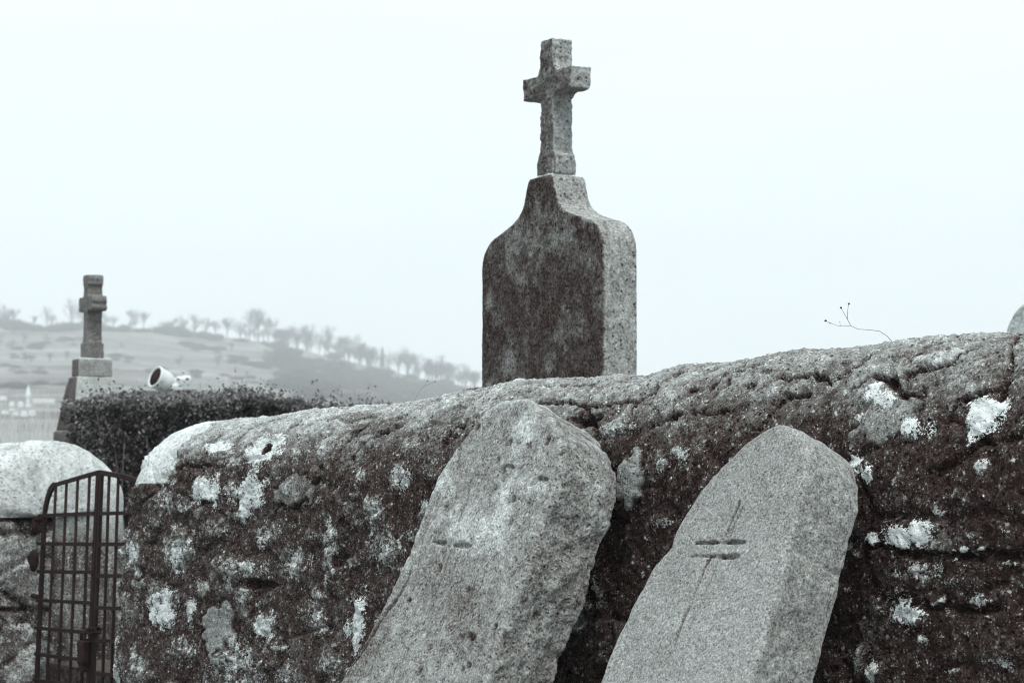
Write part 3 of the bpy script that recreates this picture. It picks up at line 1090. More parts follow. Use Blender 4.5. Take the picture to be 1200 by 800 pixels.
def hedge_top(x):     # x metres along the hedge
    f = np.interp(x / hl, [0, .08, .2, .35, .45, .55, .62, .7, .85, 1], [1.75, 1.75, 1.74, 1.755, 1.785, 1.785, 1.755, 1.735, 1.725, 1.705])
    return f


nl = 80000
r = np.random.default_rng(5)
x = r.uniform(-.02, hl, nl)
half = .30
sh = r.uniform(0, 1, nl)
face = r.uniform(0, 1, nl) < .62
yy = np.where(face, half * (1 - np.abs(r.normal(0, .16, nl))), r.uniform(-half, half, nl))
ztop = hedge_top(x)
zl = np.where(face, ztop - r.uniform(0, 1, nl) ** 1.3 * .55, ztop - np.abs(r.normal(0, .05, nl)))
# rounded shoulder
over = np.clip((np.abs(yy) - .18) / .12, 0, 1)
zl = np.minimum(zl, ztop - .05 * over ** 2)
cpos = H0 + x[:, None] * hd + yy[:, None] * hn + zl[:, None] * UZ
clump = fbm(cpos, 5.0, 3, 131)
fineb = fbm(cpos, 13.0, 2, 132)
cpos = cpos + hn * (clump * .12 + fineb * .05)[:, None] + UZ * (np.maximum(-.3, clump + .6 * fineb) * .085)[:, None]
endk = 9000
xe = r.uniform(-.06, .10, endk)
ye = r.uniform(-.3, .3, endk)
ze = hedge_top(0) - r.uniform(0, 1, endk) ** 1.2 * .6 - .10 * np.maximum(0, np.abs(ye) - .18)
ce = H0 + xe[:, None] * hd + ye[:, None] * hn + ze[:, None] * UZ
ce = ce - hd * (np.maximum(-.2, fbm(ce, 6, 3, 133)) * .09)[:, None]
cpos = np.concatenate([cpos, ce]); clump = np.concatenate([clump, fbm(ce, 5, 3, 131)]); fineb = np.concatenate([fineb, fbm(ce, 13, 2, 132)])
x = np.concatenate([x, xe]); zl = np.concatenate([zl, ze]); ztop = np.concatenate([ztop, np.full(endk, hedge_top(0))])
keep = (fineb + .5 * clump > -.22)
cpos, zl2, xx, zt = cpos[keep], zl[keep], x[keep], ztop[keep]
tl = np.clip(r.beta(.75, 2.9, len(cpos)) * (.45 + 1.0 * np.clip(clump[keep] + .5, 0, 1)) + .8 * sstep(-.10, .03, cpos[:, 2] - zt) * r.uniform(.2, 1, len(cpos)), 0, 1)
# sprigs standing above the clipped top
sp = []
for k in range(420):
    xs_ = r.uniform(0, hl)
    base = H0 + hd * xs_ + hn * r.uniform(-.28, .28) + UZ * (hedge_top(xs_) - .02)
    dirv = UZ + .5 * r.normal(size=3)
    ln = r.uniform(.02, .075) * (1.8 if r.uniform() < .06 else 1)
    for j in range(7):
        sp.append(base + dirv * ln * (j / 6) + .008 * r.normal(size=3))
sp = np.array(sp)
allp = np.concatenate([cpos, sp])
allt = np.concatenate([tl, np.clip(r.beta(2, 2, len(sp)), 0, 1)])
hedge = empty('hedge', tuple(H0 + hd * hl / 2 + UZ * GZ), 'clipped dark leafy hedge with pale tips running behind the wall', 'hedge')
link('foliage', leaf_cloud('foliage', allp, .022, None, 7, allt), M['leaf'], hedge)
bm = bmesh.new()
for i in range(26):
    xs_ = .14 + (hl - .14) * (i + .5) / 26
    zc_ = hedge_top(xs_) - .10
    m = Matrix.Translation(Vector(H0 + hd * xs_ + UZ * (zc_ + GZ) / 2)) @ Matrix.Rotation(math.atan2(hd[1], hd[0]), 4, 'Z') @ Matrix.Diagonal((hl / 26 * 1.3, .38, (zc_ - GZ), 1))
    bmesh.ops.create_icosphere(bm, subdivisions=3, radius=.62, matrix=m)
cm_ = remeshed(bm, .03, 1)
weather(cm_, 135, .03, .3, .1, None, 8)
link('twig_core', cm_, M['core'], hedge)
for k in range(16):
    bm = bmesh.new()
    xs_ = abs(r.normal(0, .55)) if k < 11 else r.uniform(0, hl)
    xs_ = min(xs_, hl)
    b0 = H0 + hd * xs_ + hn * r.uniform(.24, .33) + UZ * GZ
    t0 = b0 + UZ * (hedge_top(xs_) - GZ - r.uniform(.08, .3)) + hd * r.uniform(-.06, .06) + hn * r.uniform(-.02, .04)
    mid = (b0 + t0) / 2 + hd * r.uniform(-.03, .03)
    tube(bm, [b0, mid, t0 + hd * r.normal(0, .05)], .0038, .002, 5)
    link('stem', bm_mesh('stem', bm, True), M['stem'], hedge)

# ------------------------------------------------------------------ fallen urn, fragment and the tomb under them
DUr = 13.2
RT, UPV, TOW = np.array([1.0, 0, 0]), np.array([0, 0, 1.0]), np.array([0, -1.0, 0])
ax = np.array([-.70, -.60, .36]); ax /= np.linalg.norm(ax)
mouth = at(181, 441, DUr)


def lathe(name, P, axis, prof, seg=40):
    axis = Vector(axis).normalized()
    a = axis.orthogonal().normalized()
    b = axis.cross(a)
    bm = bmesh.new()
    rings = [[bm.verts.new(Vector(P) + axis * h_ + (a * math.cos(t) + b * math.sin(t)) * r_) for t in [2 * math.pi * k / seg for k in range(seg)]] for h_, r_ in prof]
    for r0, r1 in zip(rings[:-1], rings[1:]):
        for k in range(seg):
            bm.faces.new((r0[k], r0[(k + 1) % seg], r1[(k + 1) % seg], r1[k]))
    bm.faces.new(rings[0]); bm.faces.new(rings[-1])
    return bm_mesh(name, bm, True)


US = 1.25


def up(pr): return [(a * US, b * US) for a, b in pr]


urn = empty('grave_urn', tuple(mouth - ax * .08 - UZ * .06), 'white urn lying on its side with dark open mouth above the hedge', 'urn')
link('bowl', lathe('bowl', mouth, ax, up([(-.0845, .040), (-.004, .0465), (-.002, .050), (.0, .054), (-.004, .058), (-.012, .057), (-.03, .0545), (-.06, .053), (-.085, .047), (-.095, .036), (-.102, .024)])), M['white'], urn)
link('hollow', lathe('hollow', mouth, ax, up([(-.080, .005), (-.0795, .039), (-.006, .0458)])), M['hollow_shade'], urn)  # dark lining paints the shade inside the bowl
link('collar', lathe('collar', mouth, ax, up([(-.100, .020), (-.101, .034), (-.107, .039), (-.114, .038), (-.120, .028), (-.128, .020)])), M['white'], urn)
link('foot', lathe('foot', mouth, ax, up([(-.126, .019), (-.140, .022), (-.155, .034), (-.160, .044), (-.172, .045), (-.175, .03)])), M['white'], urn)
bm = bmesh.new()
fc = at(215, 449, DUr + .06)
rot = Matrix.Rotation(.5, 3, 'Z') @ Matrix.Rotation(.25, 3, 'X')
box(bm, fc, (.085, .06, .075), rot)
box(bm, fc + np.array([-.03, 0, -.022]), (.11, .07, .04), rot)
box(bm, fc + np.array([.022, 0, .03]), (.04, .05, .03), rot)
fr = remeshed(bm, .006, 4)
weather(fr, 141, .006, .85, .05)
tag(link('stone_fragment', fr, M['white']), 'broken chunk of white stone lying right of the fallen urn', 'stone')
tz = float(fc[2] - .062)
tomb_c = at(200, 470, DUr + .25)
bm = bmesh.new()
rz_ = Matrix.Rotation(math.atan2(HU[1], HU[0]), 3, 'Z')
box(bm, (tomb_c[0], tomb_c[1], (tz + GZ) / 2 - .04), (.9, .62, tz - GZ - .08), rz_)
bmesh.ops.bevel(bm, geom=bm.edges[:], offset=.012, segments=2, affect='EDGES')
tomb = empty('raised_tomb', (tomb_c[0], tomb_c[1], GZ), 'low grey stone tomb behind the hedge carrying the fallen urn', 'tomb')
link('chest', bm_mesh('chest', bm), M['tomb'], tomb)
bm = bmesh.new()
box(bm, (tomb_c[0], tomb_c[1], tz - .038), (1.0, .72, .076), rz_)
bmesh.ops.bevel(bm, geom=bm.edges[:], offset=.01, segments=2, affect='EDGES')
link('lid', bm_mesh('lid', bm), M['tomb'], tomb)

# ------------------------------------------------------------------ pale stone at the right edge
ep = at(1225, 570, 6.4)
ep[2] = 0
zt_ = float(at(1225, 348, 6.4)[2])
hw = .17
rws = [(GZ - .1, -hw, hw)] + [(z, -hw, hw) for z in np.linspace(GZ, zt_ - .15, 30)] + [(zt_ - .15 + .15 * math.sin(a), -hw * math.cos(a) ** .8 - .002, hw * math.cos(a) ** .8 + .002) for a in np.linspace(0.02, math.pi / 2 - .01, 60)]
es, *_ = loft_slab('edge_headstone', ep, HU, UZ, HN, rws, .10, .012, 80, 20)
weather(es, 151, .003, .82, .1)
tag(link('edge_headstone', es, M['edge']), 'pale rounded stone just showing above the wall at the right edge', 'headstone')


# ------------------------------------------------------------------ weeds growing on the coping
def weed(name, lines, heads, D, label, r0=.0009):
    base = at(*lines[0][0], D)
    root = empty(name, tuple(base), label, 'weed', 'dry weeds on the wall')
    for j, ln in enumerate(lines):
        bm = bmesh.new()
        pts = [at(x_, y_, D + .03 * math.sin(j * 2 + i * .5)) for i, (x_, y_) in enumerate(ln)]
        pts = [pts[0]] + [p for p in pts[1:]]
        tube(bm, pts, r0 if j == 0 else r0 * .6, r0 * .55 if j == 0 else r0 * .45, 6)
        link('stem', bm_mesh('stem', bm, True), M['drytwig'], root)
    for x_, y_, rr, j in heads:
        bm = bmesh.new()
        ln = lines[j]
        c = at(x_, y_, D + .03 * math.sin(j * 2 + (len(ln) - 1) * .5))
        bmesh.ops.create_icosphere(bm, subdivisions=2, radius=rr * .8, matrix=Matrix.Translation(Vector(c)) @ Matrix.Diagonal((1, 1, .8, 1)))
        link('seed_head', bm_mesh('seed_head', bm, True), M['iron'], root)


Dw = float(wall_st(1046, 402)[2]) + .06
weed('dry_weed', [[(1047, 402), (1040, 394), (1031, 388), (1020, 386.5), (1005, 385.5), (997, 381.5), (992, 372), (985.5, 360.6)],
                  [(993.5, 374), (993, 366), (994.6, 355.8)], [(996.5, 382), (983, 382), (975, 379), (967.7, 375.8)], [(985, 382), (984, 377)], [(975, 379), (972, 379)]],
     [(985.5, 360.4, .0032, 0), (994.8, 355.8, .0030, 1), (967.5, 375.8, .0036, 2), (984, 377, .0012, 3), (972, 378.5, .0014, 4)], Dw, 'thin curling dry weed with dark seed heads on the wall right of the headstone')
Dw = float(wall_st(488, 472)[2]) + .06
weed('dry_weed', [[(485, 470), (492, 458), (501, 446.5)], [(496, 453), (505, 449), (510, 447)]], [(501, 446.2, .0026, 0), (510, 447, .0028, 1)], Dw,
     'tiny weed with two seed heads on the wall between hedge and headstone', .0009)

# ------------------------------------------------------------------ iron gate
S_G = .26                                            # the gate hangs in the middle of the opening
GP = A0 - NO * S_G
GUp = -DU


def gp(px, py): return hit(px, py, GP, NO)


def z6(x_, y_): return (20 + x_ / 2.963, 530 + y_ / 2.963)


def flat(bm, a, b, w, t): # bar in the gate plane between two plane points
    d = np.asarray(b) - np.asarray(a); d = d / np.linalg.norm(d)
    side_ = np.cross(d, NO)
    bar(bm, a, b, w, t, side_, NO)


rails_l = [(80, 219, 272, 211), (78, 316, 272, 318), (76, 413, 270, 415), (74, 512, 268, 522), (70, 608, 264, 625), (67, 698, 262, 722), (64, 788, 258, 815), (60, 878, 256, 906)]
gate = empty('iron_gate', tuple(gp(50, 1150) * [1, 1, 0] + np.array([0, 0, .03])), 'rusty iron gate leaf with curved outer post and lattice of thin bars', 'gate', 'leaves of the iron gate')


def ext(a, b, y):      # continue the line a-b down to photo row y (zoomed units)
    t = (y - a[1]) / (b[1] - a[1])
    return (a[0] + (b[0] - a[0]) * t, y)


YB = 1520
bm = bmesh.new()
lp0, lp1 = (97, 200), (70, 760)
path = [z6(*q_) for q_ in [(285, 68), (205, 91), (130, 113), (116, 130), (106, 160), (97, 200), ext(lp0, lp1, 800), ext(lp0, lp1, YB)]]
for a_, b_ in zip(path[:-1], path[1:]):
    A_, B_ = gp(*a_), gp(*b_)
    flat(bm, A_, B_, .025 if a_[0] < 60 or b_[0] < 60 else .015, .012)
cp0, cp1 = (284, 70), (250, 790)
flat(bm, gp(*z6(*cp0)), gp(*z6(*ext(cp0, cp1, YB))), .026, .013)
link('frame', bm_mesh('frame', bm), M['iron'], gate)
for xt, yt, xb_, yb in ((135, 112, 108, 700), (172, 101, 148, 700), (211, 90, 187, 705), (252, 78, 228, 712)):
    bm = bmesh.new()
    tube(bm, [gp(*z6(xt, yt)), gp(*z6(xb_, yb)), gp(*z6(*ext((xt, yt), (xb_, yb), YB)))], .0065, .0065, 6)
    link('bar', bm_mesh('bar', bm, True), M['iron'], gate)
for k in range(13):
    xa, ya, xb_, yb = rails_l[k] if k < 8 else (60 - 3 * (k - 7), 878 + 95 * (k - 7), 256 - 2 * (k - 7), 906 + 98 * (k - 7))
    bm = bmesh.new()
    A_, B_ = gp(*z6(xa, ya)) + NO * .007, gp(*z6(xb_, yb)) + NO * .007
    flat(bm, A_, B_, .014, .007)
    link('rail', bm_mesh('rail', bm), M['iron'], gate)
# hinges set in the wall end
for (x0, y0, x1, y1) in ((98, 228, 20, 234), (70, 500, 30, 490)):
    bm = bmesh.new()
    tube(bm, [gp(*z6(x0, y0)), gp(*z6((x0 + x1) / 2, (y0 + y1) / 2)), gp(*z6(x1, y1)) - NO * .02 + DU * .05], .010, .009, 8)
    tube(bm, [gp(*z6(x0 - 36, y0 + 2)) , gp(*z6(x0 - 35, y0 + 56))], .012, .016, 8)
    link('hinge', bm_mesh('hinge', bm, True), M['iron'], gate)
bm = bmesh.new()
for (x_, y_, s_) in ((62, 375, .05), (60, 392, .04), (66, 360, .035)):
    bmesh.ops.create_icosphere(bm, subdivisions=2, radius=s_ * .6, matrix=Matrix.Translation(Vector(gp(*z6(x_, y_)) + DU * .02)) @ Matrix.Diagonal((.9, .7, 1.4, 1)))
sb = remeshed(bm, .008, 2)
weather(sb, 161, .004, .2)
link('stop_block', sb, M['iron'], gate)

gate2 = empty('iron_gate', tuple(gp(140, 1150) * [1, 1, 0] + np.array([0, 0, .03])), 'mostly hidden iron gate leaf between the padlocked post and the dark wall', 'gate', 'leaves of the iron gate')
bm = bmesh.new()
flat(bm, gp(*z6(294, 68)), gp(*z6(*ext((294, 70), (264, 790), YB))), .016, .013)
flat(bm, gp(*z6(286, 69)), gp(*z6(375, 84)), .018, .012)
flat(bm, gp(*z6(375, 84)), gp(*z6(470, 116)), .018, .012)
flat(bm, gp(*z6(470, 116)), gp(*z6(508, 200)), .024, .012)
flat(bm, gp(*z6(508, 200)), gp(*z6(*ext((508, 200), (492, 790), YB))), .024, .012)
link('frame', bm_mesh('frame', bm), M['iron'], gate2)
for xt, yt, xb_, yb in ((320, 76, 305, 545), (352, 82, 336, 545), (395, 92, 380, 545), (440, 108, 425, 545)):
    bm = bmesh.new()
    tube(bm, [gp(*z6(xt, yt)), gp(*z6(xb_, yb)), gp(*z6(*ext((xt, yt), (xb_, yb), YB)))], .0065, .0065, 6)
    link('bar', bm_mesh('bar', bm, True), M['iron'], gate2)
for k in range(13):
    y0 = 212 + (105 + 1.2 * k) * k
    bm = bmesh.new()
    flat(bm, gp(*z6(288 - 2 * k, y0)) + NO * .007, gp(*z6(508 - 2 * k, y0 - 5 + 4 * k)) + NO * .007, .014, .007)
    link('rail', bm_mesh('rail', bm), M['iron'], gate2)
# chain and padlock round the two meeting posts
lk = empty('padlock', tuple(gp(*z6(258, 690)) + NO * .03), 'dark padlock and chain hanging on the middle post of the gate', 'padlock')
bm = bmesh.new()
c0 = gp(*z6(254, 690)) + NO * .03
box(bm, c0, (.052, .03, .085), Matrix.Rotation(math.atan2(GUp[1], GUp[0]), 3, 'Z'))
box(bm, c0 - UZ * .055, (.036, .024, .04), Matrix.Rotation(math.atan2(GUp[1], GUp[0]), 3, 'Z'))
pb = remeshed(bm, .005, 3)
weather(pb, 165, .003, .2)
link('lock_body', pb, M['iron'], lk)
bm = bmesh.new()
tube(bm, [c0 + GUp * (.02 * math.cos(a)) + UZ * (.04 + .035 * math.sin(a)) for a in np.linspace(0, math.pi, 10)], .006, .006, 8)
link('shackle', bm_mesh('shackle', bm, True), M['iron'], lk)
for k in range(9):
    a = 2 * math.pi * k / 9
    cc = gp(*z6(262, 622)) + GUp * .030 * math.cos(a) + NO * (.026 * math.sin(a)) + UZ * (.018 * math.sin(k * 2.1) - .01 * (k % 3))
    bm = bmesh.new()
    dd = Vector(-GUp * math.sin(a) + NO * math.cos(a)).normalized()
    sd = Vector(UZ) if k % 2 else dd.cross(Vector(UZ))
    tube(bm, [Vector(cc) + dd * .018 * math.cos(t) + sd * .011 * math.sin(t) for t in np.linspace(0, 2 * math.pi, 13)], .0042, .0042, 6, False)
    link('chain_link', bm_mesh('chain_link', bm, True), M['iron'], lk)

# ------------------------------------------------------------------ terrain
RID_X = np.array([-1500, -700, -300, 0, 60, 100, 150, 200, 300, 350, 400, 450, 500, 560, 650, 800, 1200, 1800, 2600])
RID_Y = np.array([420, 380, 382, 388, 386, 385, 387, 391, 401, 409, 420, 434, 446, 456, 462, 474, 494, 505, 520])
DD = np.array([0, 30, 50, 100, 150, 200, 350, 500, 600, 700, 800, 900, 1000, 1600])
YY = np.array([0, 0, 0, 520, 506, 494, 472, 450, 434, 410, 388, 392, 404, 440])


def terr(x_, y_):
    x_ = np.asarray(x_, float); y_ = np.asarray(y_, float)
    D = np.hypot(x_, y_)
    ang = np.arctan2(x_, y_)
    px = 600 + F * np.tan(np.clip(ang, -.9, .9))
    k = (HZ - np.interp(px, RID_X, RID_Y)) / 182.0
    k = k * sstep(1.2, .8, np.abs(ang)) + .25 * (1 - sstep(1.2, .8, np.abs(ang)))
    up_ = HZ - np.interp(D, DD, np.where(YY == 0, HZ, YY))
    up_ = np.where(D < 100, np.interp(D, [0, 45, 100], [0, 0, 50]), up_)
    z = up_ * k / F * D + CZ * np.clip((D - 40) / 60, 0, 1)
    p = np.stack([x_.ravel(), y_.ravel(), np.zeros(x_.size)], 1)
    z = z + (fbm(p, 1 / 60, 4, 171).reshape(x_.shape) * 3.0 * sstep(150, 600, D)) * np.clip(k, 0, 1)
    return z


ang = np.concatenate([np.linspace(-math.pi, -.45, 50)[:-1], np.linspace(-.45, .35, 280), np.linspace(.35, math.pi, 60)[1:-1]])
rad = np.concatenate([[0.05, 2, 5, 10, 20, 30, 40], np.geomspace(48, 1150, 190)])
RR, AA = np.meshgrid(rad, ang, indexing='ij')
tx, ty = RR * np.sin(AA), RR * np.cos(AA)
tzv = terr(tx, ty)
gm = np_mesh('terrain', np.stack([tx, ty, tzv], -1).reshape(-1, 3), grid_quads(len(rad), len(ang), True))
nrm = normals(gm)
if nrm[:, 2].mean() < 0: gm.flip_normals()
mt, nt, b = new_mat('winter_fields')
N = NT(nt)
pos = N.n('ShaderNodeNewGeometry').outputs['Position']
mp = N.n('ShaderNodeMapping')
mp.inputs['Scale'].default_value = (.5, 2.0, 1)
N.l(pos, mp.inputs[0])
vo = N.voro(mp.outputs[0], .011)
vo.inputs['Randomness'].default_value = .8
sepc = N.n('ShaderNodeSeparateColor'); N.l(vo.outputs['Color'], sepc.inputs[0])
t_ = N.math('MULTIPLY_ADD', sepc.outputs[0], .10, .36)
t_ = N.math('ADD', t_, .03)
mp2 = N.n('ShaderNodeMapping'); mp2.inputs['Scale'].default_value = (.5, 1.2, 1); N.l(pos, mp2.inputs[0])
t_ = N.math('MULTIPLY_ADD', N.math('SUBTRACT', N.noise(mp2.outputs[0], .03, 5, .7), .5), 1.1, t_)
t_ = N.math('MULTIPLY_ADD', N.math('SUBTRACT', N.noise(pos, .25, 4, .75), .5), .6, t_)
t_ = N.math('MULTIPLY_ADD', N.math('SUBTRACT', N.noise(pos, 5, 5, .75), .5), .5, t_)
N.l(N.ramp(t_), b.inputs['Base Color'])
tag(link('terrain', gm, mt), kind='structure')

# raised ground inside the churchyard
bm = bmesh.new()
c_ = [A0 - NO * .33 + DU * -6, A0 - NO * .33 + DU * 12, A0 - NO * 22 + DU * 12, A0 - NO * 22 - DU * 6]
vb_ = [bm.verts.new((q_[0], q_[1], -.2)) for q_ in c_]
vt_ = [bm.verts.new((q_[0], q_[1], GZ)) for q_ in c_]
bm.faces.new(vb_); bm.faces.new(vt_)
for i in range(4): bm.faces.new((vb_[i], vb_[(i + 1) % 4], vt_[(i + 1) % 4], vt_[i]))
tag(link('churchyard_ground', bm_mesh('churchyard_ground', bm), stone_mat('grass_ground', base=.27, fine=.3, fine_scale=60, big=.15, big_scale=.8)), kind='structure')

# tall dry grass beyond the left wall
r = np.random.default_rng(77)
bl, fa = [], []
n0 = 0
for k in range(2600):
    px_ = r.uniform(-60, 88)
    D_ = r.uniform(13.5, 20)
    base = at(px_, 560, D_); base[2] = GZ
    topz = at(px_, r.uniform(488, 530) if r.uniform() < .9 else r.uniform(455, 490), D_)[2]
    hgt = max(.15, topz - GZ)
    lean = r.normal(0, .10, 2) * hgt
    wv = r.normal(size=2); wv /= np.linalg.norm(wv); wd = .0035
    pts = []
    for f_ in (0, .5, 1):
        c2 = base + np.array([lean[0] * f_ ** 2, lean[1] * f_ ** 2, hgt * f_])
        ww = wd * (1 - .8 * f_)
        pts += [c2 - np.array([*wv, 0]) * ww, c2 + np.array([*wv, 0]) * ww]
    bl += pts
    fa += [(n0, n0 + 1, n0 + 3, n0 + 2), (n0 + 2, n0 + 3, n0 + 5, n0 + 4)]
    n0 += 6
gr = np_mesh('dry_grass', np.array(bl), np.array(fa), False)
tag(link('dry_grass', gr, M['drygrass']), 'tall pale dry grass growing left of the hedge', 'grass', None, 'stuff')

# ------------------------------------------------------------------ bare trees and scrub on the far hill
def ground_at(px, py, d0=60, d1=1000):
    """the point of the terrain seen at that photo pixel"""
    ds = np.linspace(d0, d1, 1200)
    d = ray(px, py)
    P = CAM + d[None, :] * (ds / d[1])[:, None]
    z = terr(P[:, 0], P[:, 1])
    k = np.where(P[:, 2] < z)[0]
    k = k[0] if len(k) else None
    return P[k] if k is not None else None


def ridge_at(px, back=0):
    ds = np.linspace(300, 950, 300)
    d = ray(px, 400)
    x_, y_ = d[0] / d[1] * ds, ds
    z = terr(x_, y_)
    e = (z - CZ) / ds
    k = min(len(ds) - 1, np.argmax(e) + back)
    return np.array([x_[k], y_[k], z[k]])


def tree_mesh(seed, hgt, spread, twigs=True):
    r_ = random.Random(seed)
    trunk, crown = bmesh.new(), bmesh.new()

    def grow(p, d, ln, rad_, lev):
        q_ = p + d * ln
        m = (p + q_) / 2 + Vector((r_.uniform(-1, 1), r_.uniform(-1, 1), r_.uniform(-1, 1))) * ln * .06
        tube(trunk if lev < 2 else crown, [p, m, q_], rad_, rad_ * .68, 5 if lev < 2 else 3, False)
        if lev >= 5: return
        for k in range(r_.choice((3, 4, 4)) if lev else 7):
            nd = (d + Vector((r_.uniform(-1, 1), r_.uniform(-1, 1), r_.uniform(-.35, .75))) * spread * (.35 if k == 0 else 1)).normalized()
            st = p + (q_ - p) * (r_.uniform(.35, 1) if k else 1)
            grow(st, nd, ln * r_.uniform(.58, .78), max(rad_ * .52, .009), lev + 1)
    grow(Vector((0, 0, 0)), Vector((r_.uniform(-.05, .05), 0, 1)).normalized(), hgt * .36, hgt * .019, 0)
    return bm_mesh('trunk', trunk), bm_mesh('crown', crown)


protos = []
for s_ in range(5):
    a_, b_ = tree_mesh(200 + s_, 10, (.7, .85, .6, .75, .5)[s_])
    a_.materials.append(M['bark']); b_.materials.append(M['twig'])
    protos.append((a_, b_))


def plant(px, hpx, kind=None, P=None, label='bare winter tree on the skyline of the far hill', group='bare trees on the far hill', wide=1.0):
    P = ridge_at(px) if P is None else P
    D_ = P[1]
    hm = hpx * D_ / F
    k = random.randrange(5) if kind is None else kind
    sc = hm / 10 * 1.3
    root = bpy.data.objects.new('bare_tree', None)
    C.objects.link(root)
    root.location = (P[0], P[1], P[2] - .3)
    root.rotation_euler = (0, 0, random.uniform(0, 6.28))
    root.scale = (sc * wide, sc * wide, sc)
    tag(root, label, 'tree', group)
    for nm, me in (('trunk', protos[k][0]), ('crown', protos[k][1])):
        o = bpy.data.objects.new(nm, me)
        C.objects.link(o)
        o.parent = root


for px, hp_ in [(6, 24), (16, 18), (40, 12), (55, 20), (84, 27), (96, 24), (122, 16), (133, 14), (155, 18), (168, 17), (198, 12), (214, 18), (228, 20), (240, 17), (252, 16), (266, 20), (282, 22), (292, 30), (303, 32), (314, 26),
                (338, 24), (348, 22), (360, 26), (374, 18), (386, 30), (398, 22), (409, 26), (424, 22), (436, 20), (455, 22), (468, 26), (478, 30), (490, 24), (503, 22), (516, 26), (530, 20), (545, 22), (557, 18), (-20, 22), (-45, 20)]:
    plant(px, hp_, wide=random.uniform(1.0, 1.5))
for k in range(60):
    px = random.uniform(-20, 560) if k % 2 else random.uniform(290, 560)
    plant(px, random.uniform(9, 17) * (1 if px < 270 else 1.25), wide=random.uniform(1.2, 1.8))

for k in range(34):
    px = random.uniform(-10, 560)
    yr = float(proj(ridge_at(px))[1])
    P_ = ground_at(px, random.uniform(yr + 4, min(yr + 45, 465)))
    if P_ is not None:
        plant(px, random.uniform(6, 13), P=P_, wide=random.uniform(1.1, 1.6), label='bare winter tree on the grey slope of the far hill', group='bare trees on the hill slope')

# one narrow dark evergreen among them
Pc = ridge_at(448)
ev = empty('evergreen_tree', tuple(Pc), 'small narrow dark evergreen among the bare trees at the hill foot', 'tree')
r = np.random.default_rng(9)
hm = 26 * Pc[1] / F
q_ = r.uniform(0, 1, 900)
rr_ = .13 * hm * (1 - q_) ** .7 * np.sqrt(r.uniform(0, 1, 900))
aa_ = r.uniform(0, 6.283, 900)
cl = Pc + np.stack([rr_ * np.cos(aa_), rr_ * np.sin(aa_), hm * (.12 + .88 * q_)], 1)
link('crown', leaf_cloud('crown', cl, .6, None, 3, r.uniform(0, .5, 900)), M['leaf'], ev)
bm = bmesh.new()
tube(bm, [Pc - UZ * .2, Pc + UZ * hm * .8], .2, .06, 6)
link('trunk', bm_mesh('trunk', bm), M['bark'], ev)


def shrub_mesh(seed):
    r_ = np.random.default_rng(seed)
    bm = bmesh.new()
    rd = random.Random(seed)
    for k in range(170):
        a_ = rd.uniform(0, 6.283); rr = rd.uniform(0, 1) ** .6
        b0 = Vector((math.cos(a_) * rr * .9, math.sin(a_) * rr * .9, 0))
        top_ = b0 * 1.25 + Vector((rd.uniform(-.4, .4), rd.uniform(-.4, .4), rd.uniform(.5, 1.1) * (1.15 - .5 * rr)))
        tube(bm, [b0, (b0 + top_) / 2 + Vector((rd.uniform(-.1, .1), rd.uniform(-.1, .1), .05)), top_], .035, .012, 3, False)
        for j in range(5):
            s_ = b0 + (top_ - b0) * rd.uniform(.3, 1)
            tube(bm, [s_, s_ + Vector((rd.uniform(-.3, .3), rd.uniform(-.3, .3), rd.uniform(-.05, .35)))], .02, .008, 3, False)
    return bm_mesh('shrub', bm)


shr = []
for s_ in range(4):
    m_ = shrub_mesh(300 + s_)
    m_.materials.append(M['scrub'])
    shr.append(m_)


def shrub(px, py, hpx, wide=1.6):
    P = ground_at(px, py)
    if P is None: return
    o = bpy.data.objects.new('bare_shrub', random.choice(shr))
    C.objects.link(o)
    hm_ = hpx * P[1] / F
    o.location = (P[0], P[1], P[2] - .15)
    o.scale = (hm_ * wide, hm_ * wide, hm_)
    o.rotation_euler = (0, 0, random.uniform(0, 6.28))
    tag(o, 'leafless grey shrub on the slope of the far hill', 'shrub', 'leafless shrubs on the far hill')


ROWS = [((210, 406), (262, 411), 11, 6), ((0, 432), (62, 437), 8, 5), ((128, 419), (160, 422), 6, 5), ((20, 409), (58, 404), 7, 6), ((262, 420), (340, 434), 10, 7), ((300, 418), (352, 436), 8, 8), ((0, 454), (90, 452), 12, 7),
        ((170, 433), (320, 447), 12, 5), ((60, 402), (96, 400), 6, 5), ((0, 420), (40, 418), 5, 4), ((350, 430), (430, 446), 14, 9)]
for (xa, ya), (xb_, yb), n_, hp_ in ROWS:
    for k in range(n_):
        f_ = random.random()
        shrub(xa + (xb_ - xa) * f_, ya + (yb - ya) * f_ + random.uniform(-4, 4), hp_ * random.uniform(.45, 1.0))
for k in range(45):
    px = random.uniform(200, 565) if k % 3 == 0 else random.uniform(0, 330)
    P_ = ridge_at(px)
    yy_ = float(proj(P_)[1])
    shrub(px, yy_ + random.uniform(.5, 6), random.uniform(3, 11), random.uniform(.9, 1.8))
for k in range(75):
    px = random.uniform(330, 565)
    lo = np.interp(px, [330, 400, 450, 500, 560], [416, 426, 440, 450, 458])
    shrub(px, random.uniform(lo + 2, 474), random.uniform(7, 14), 1.4)

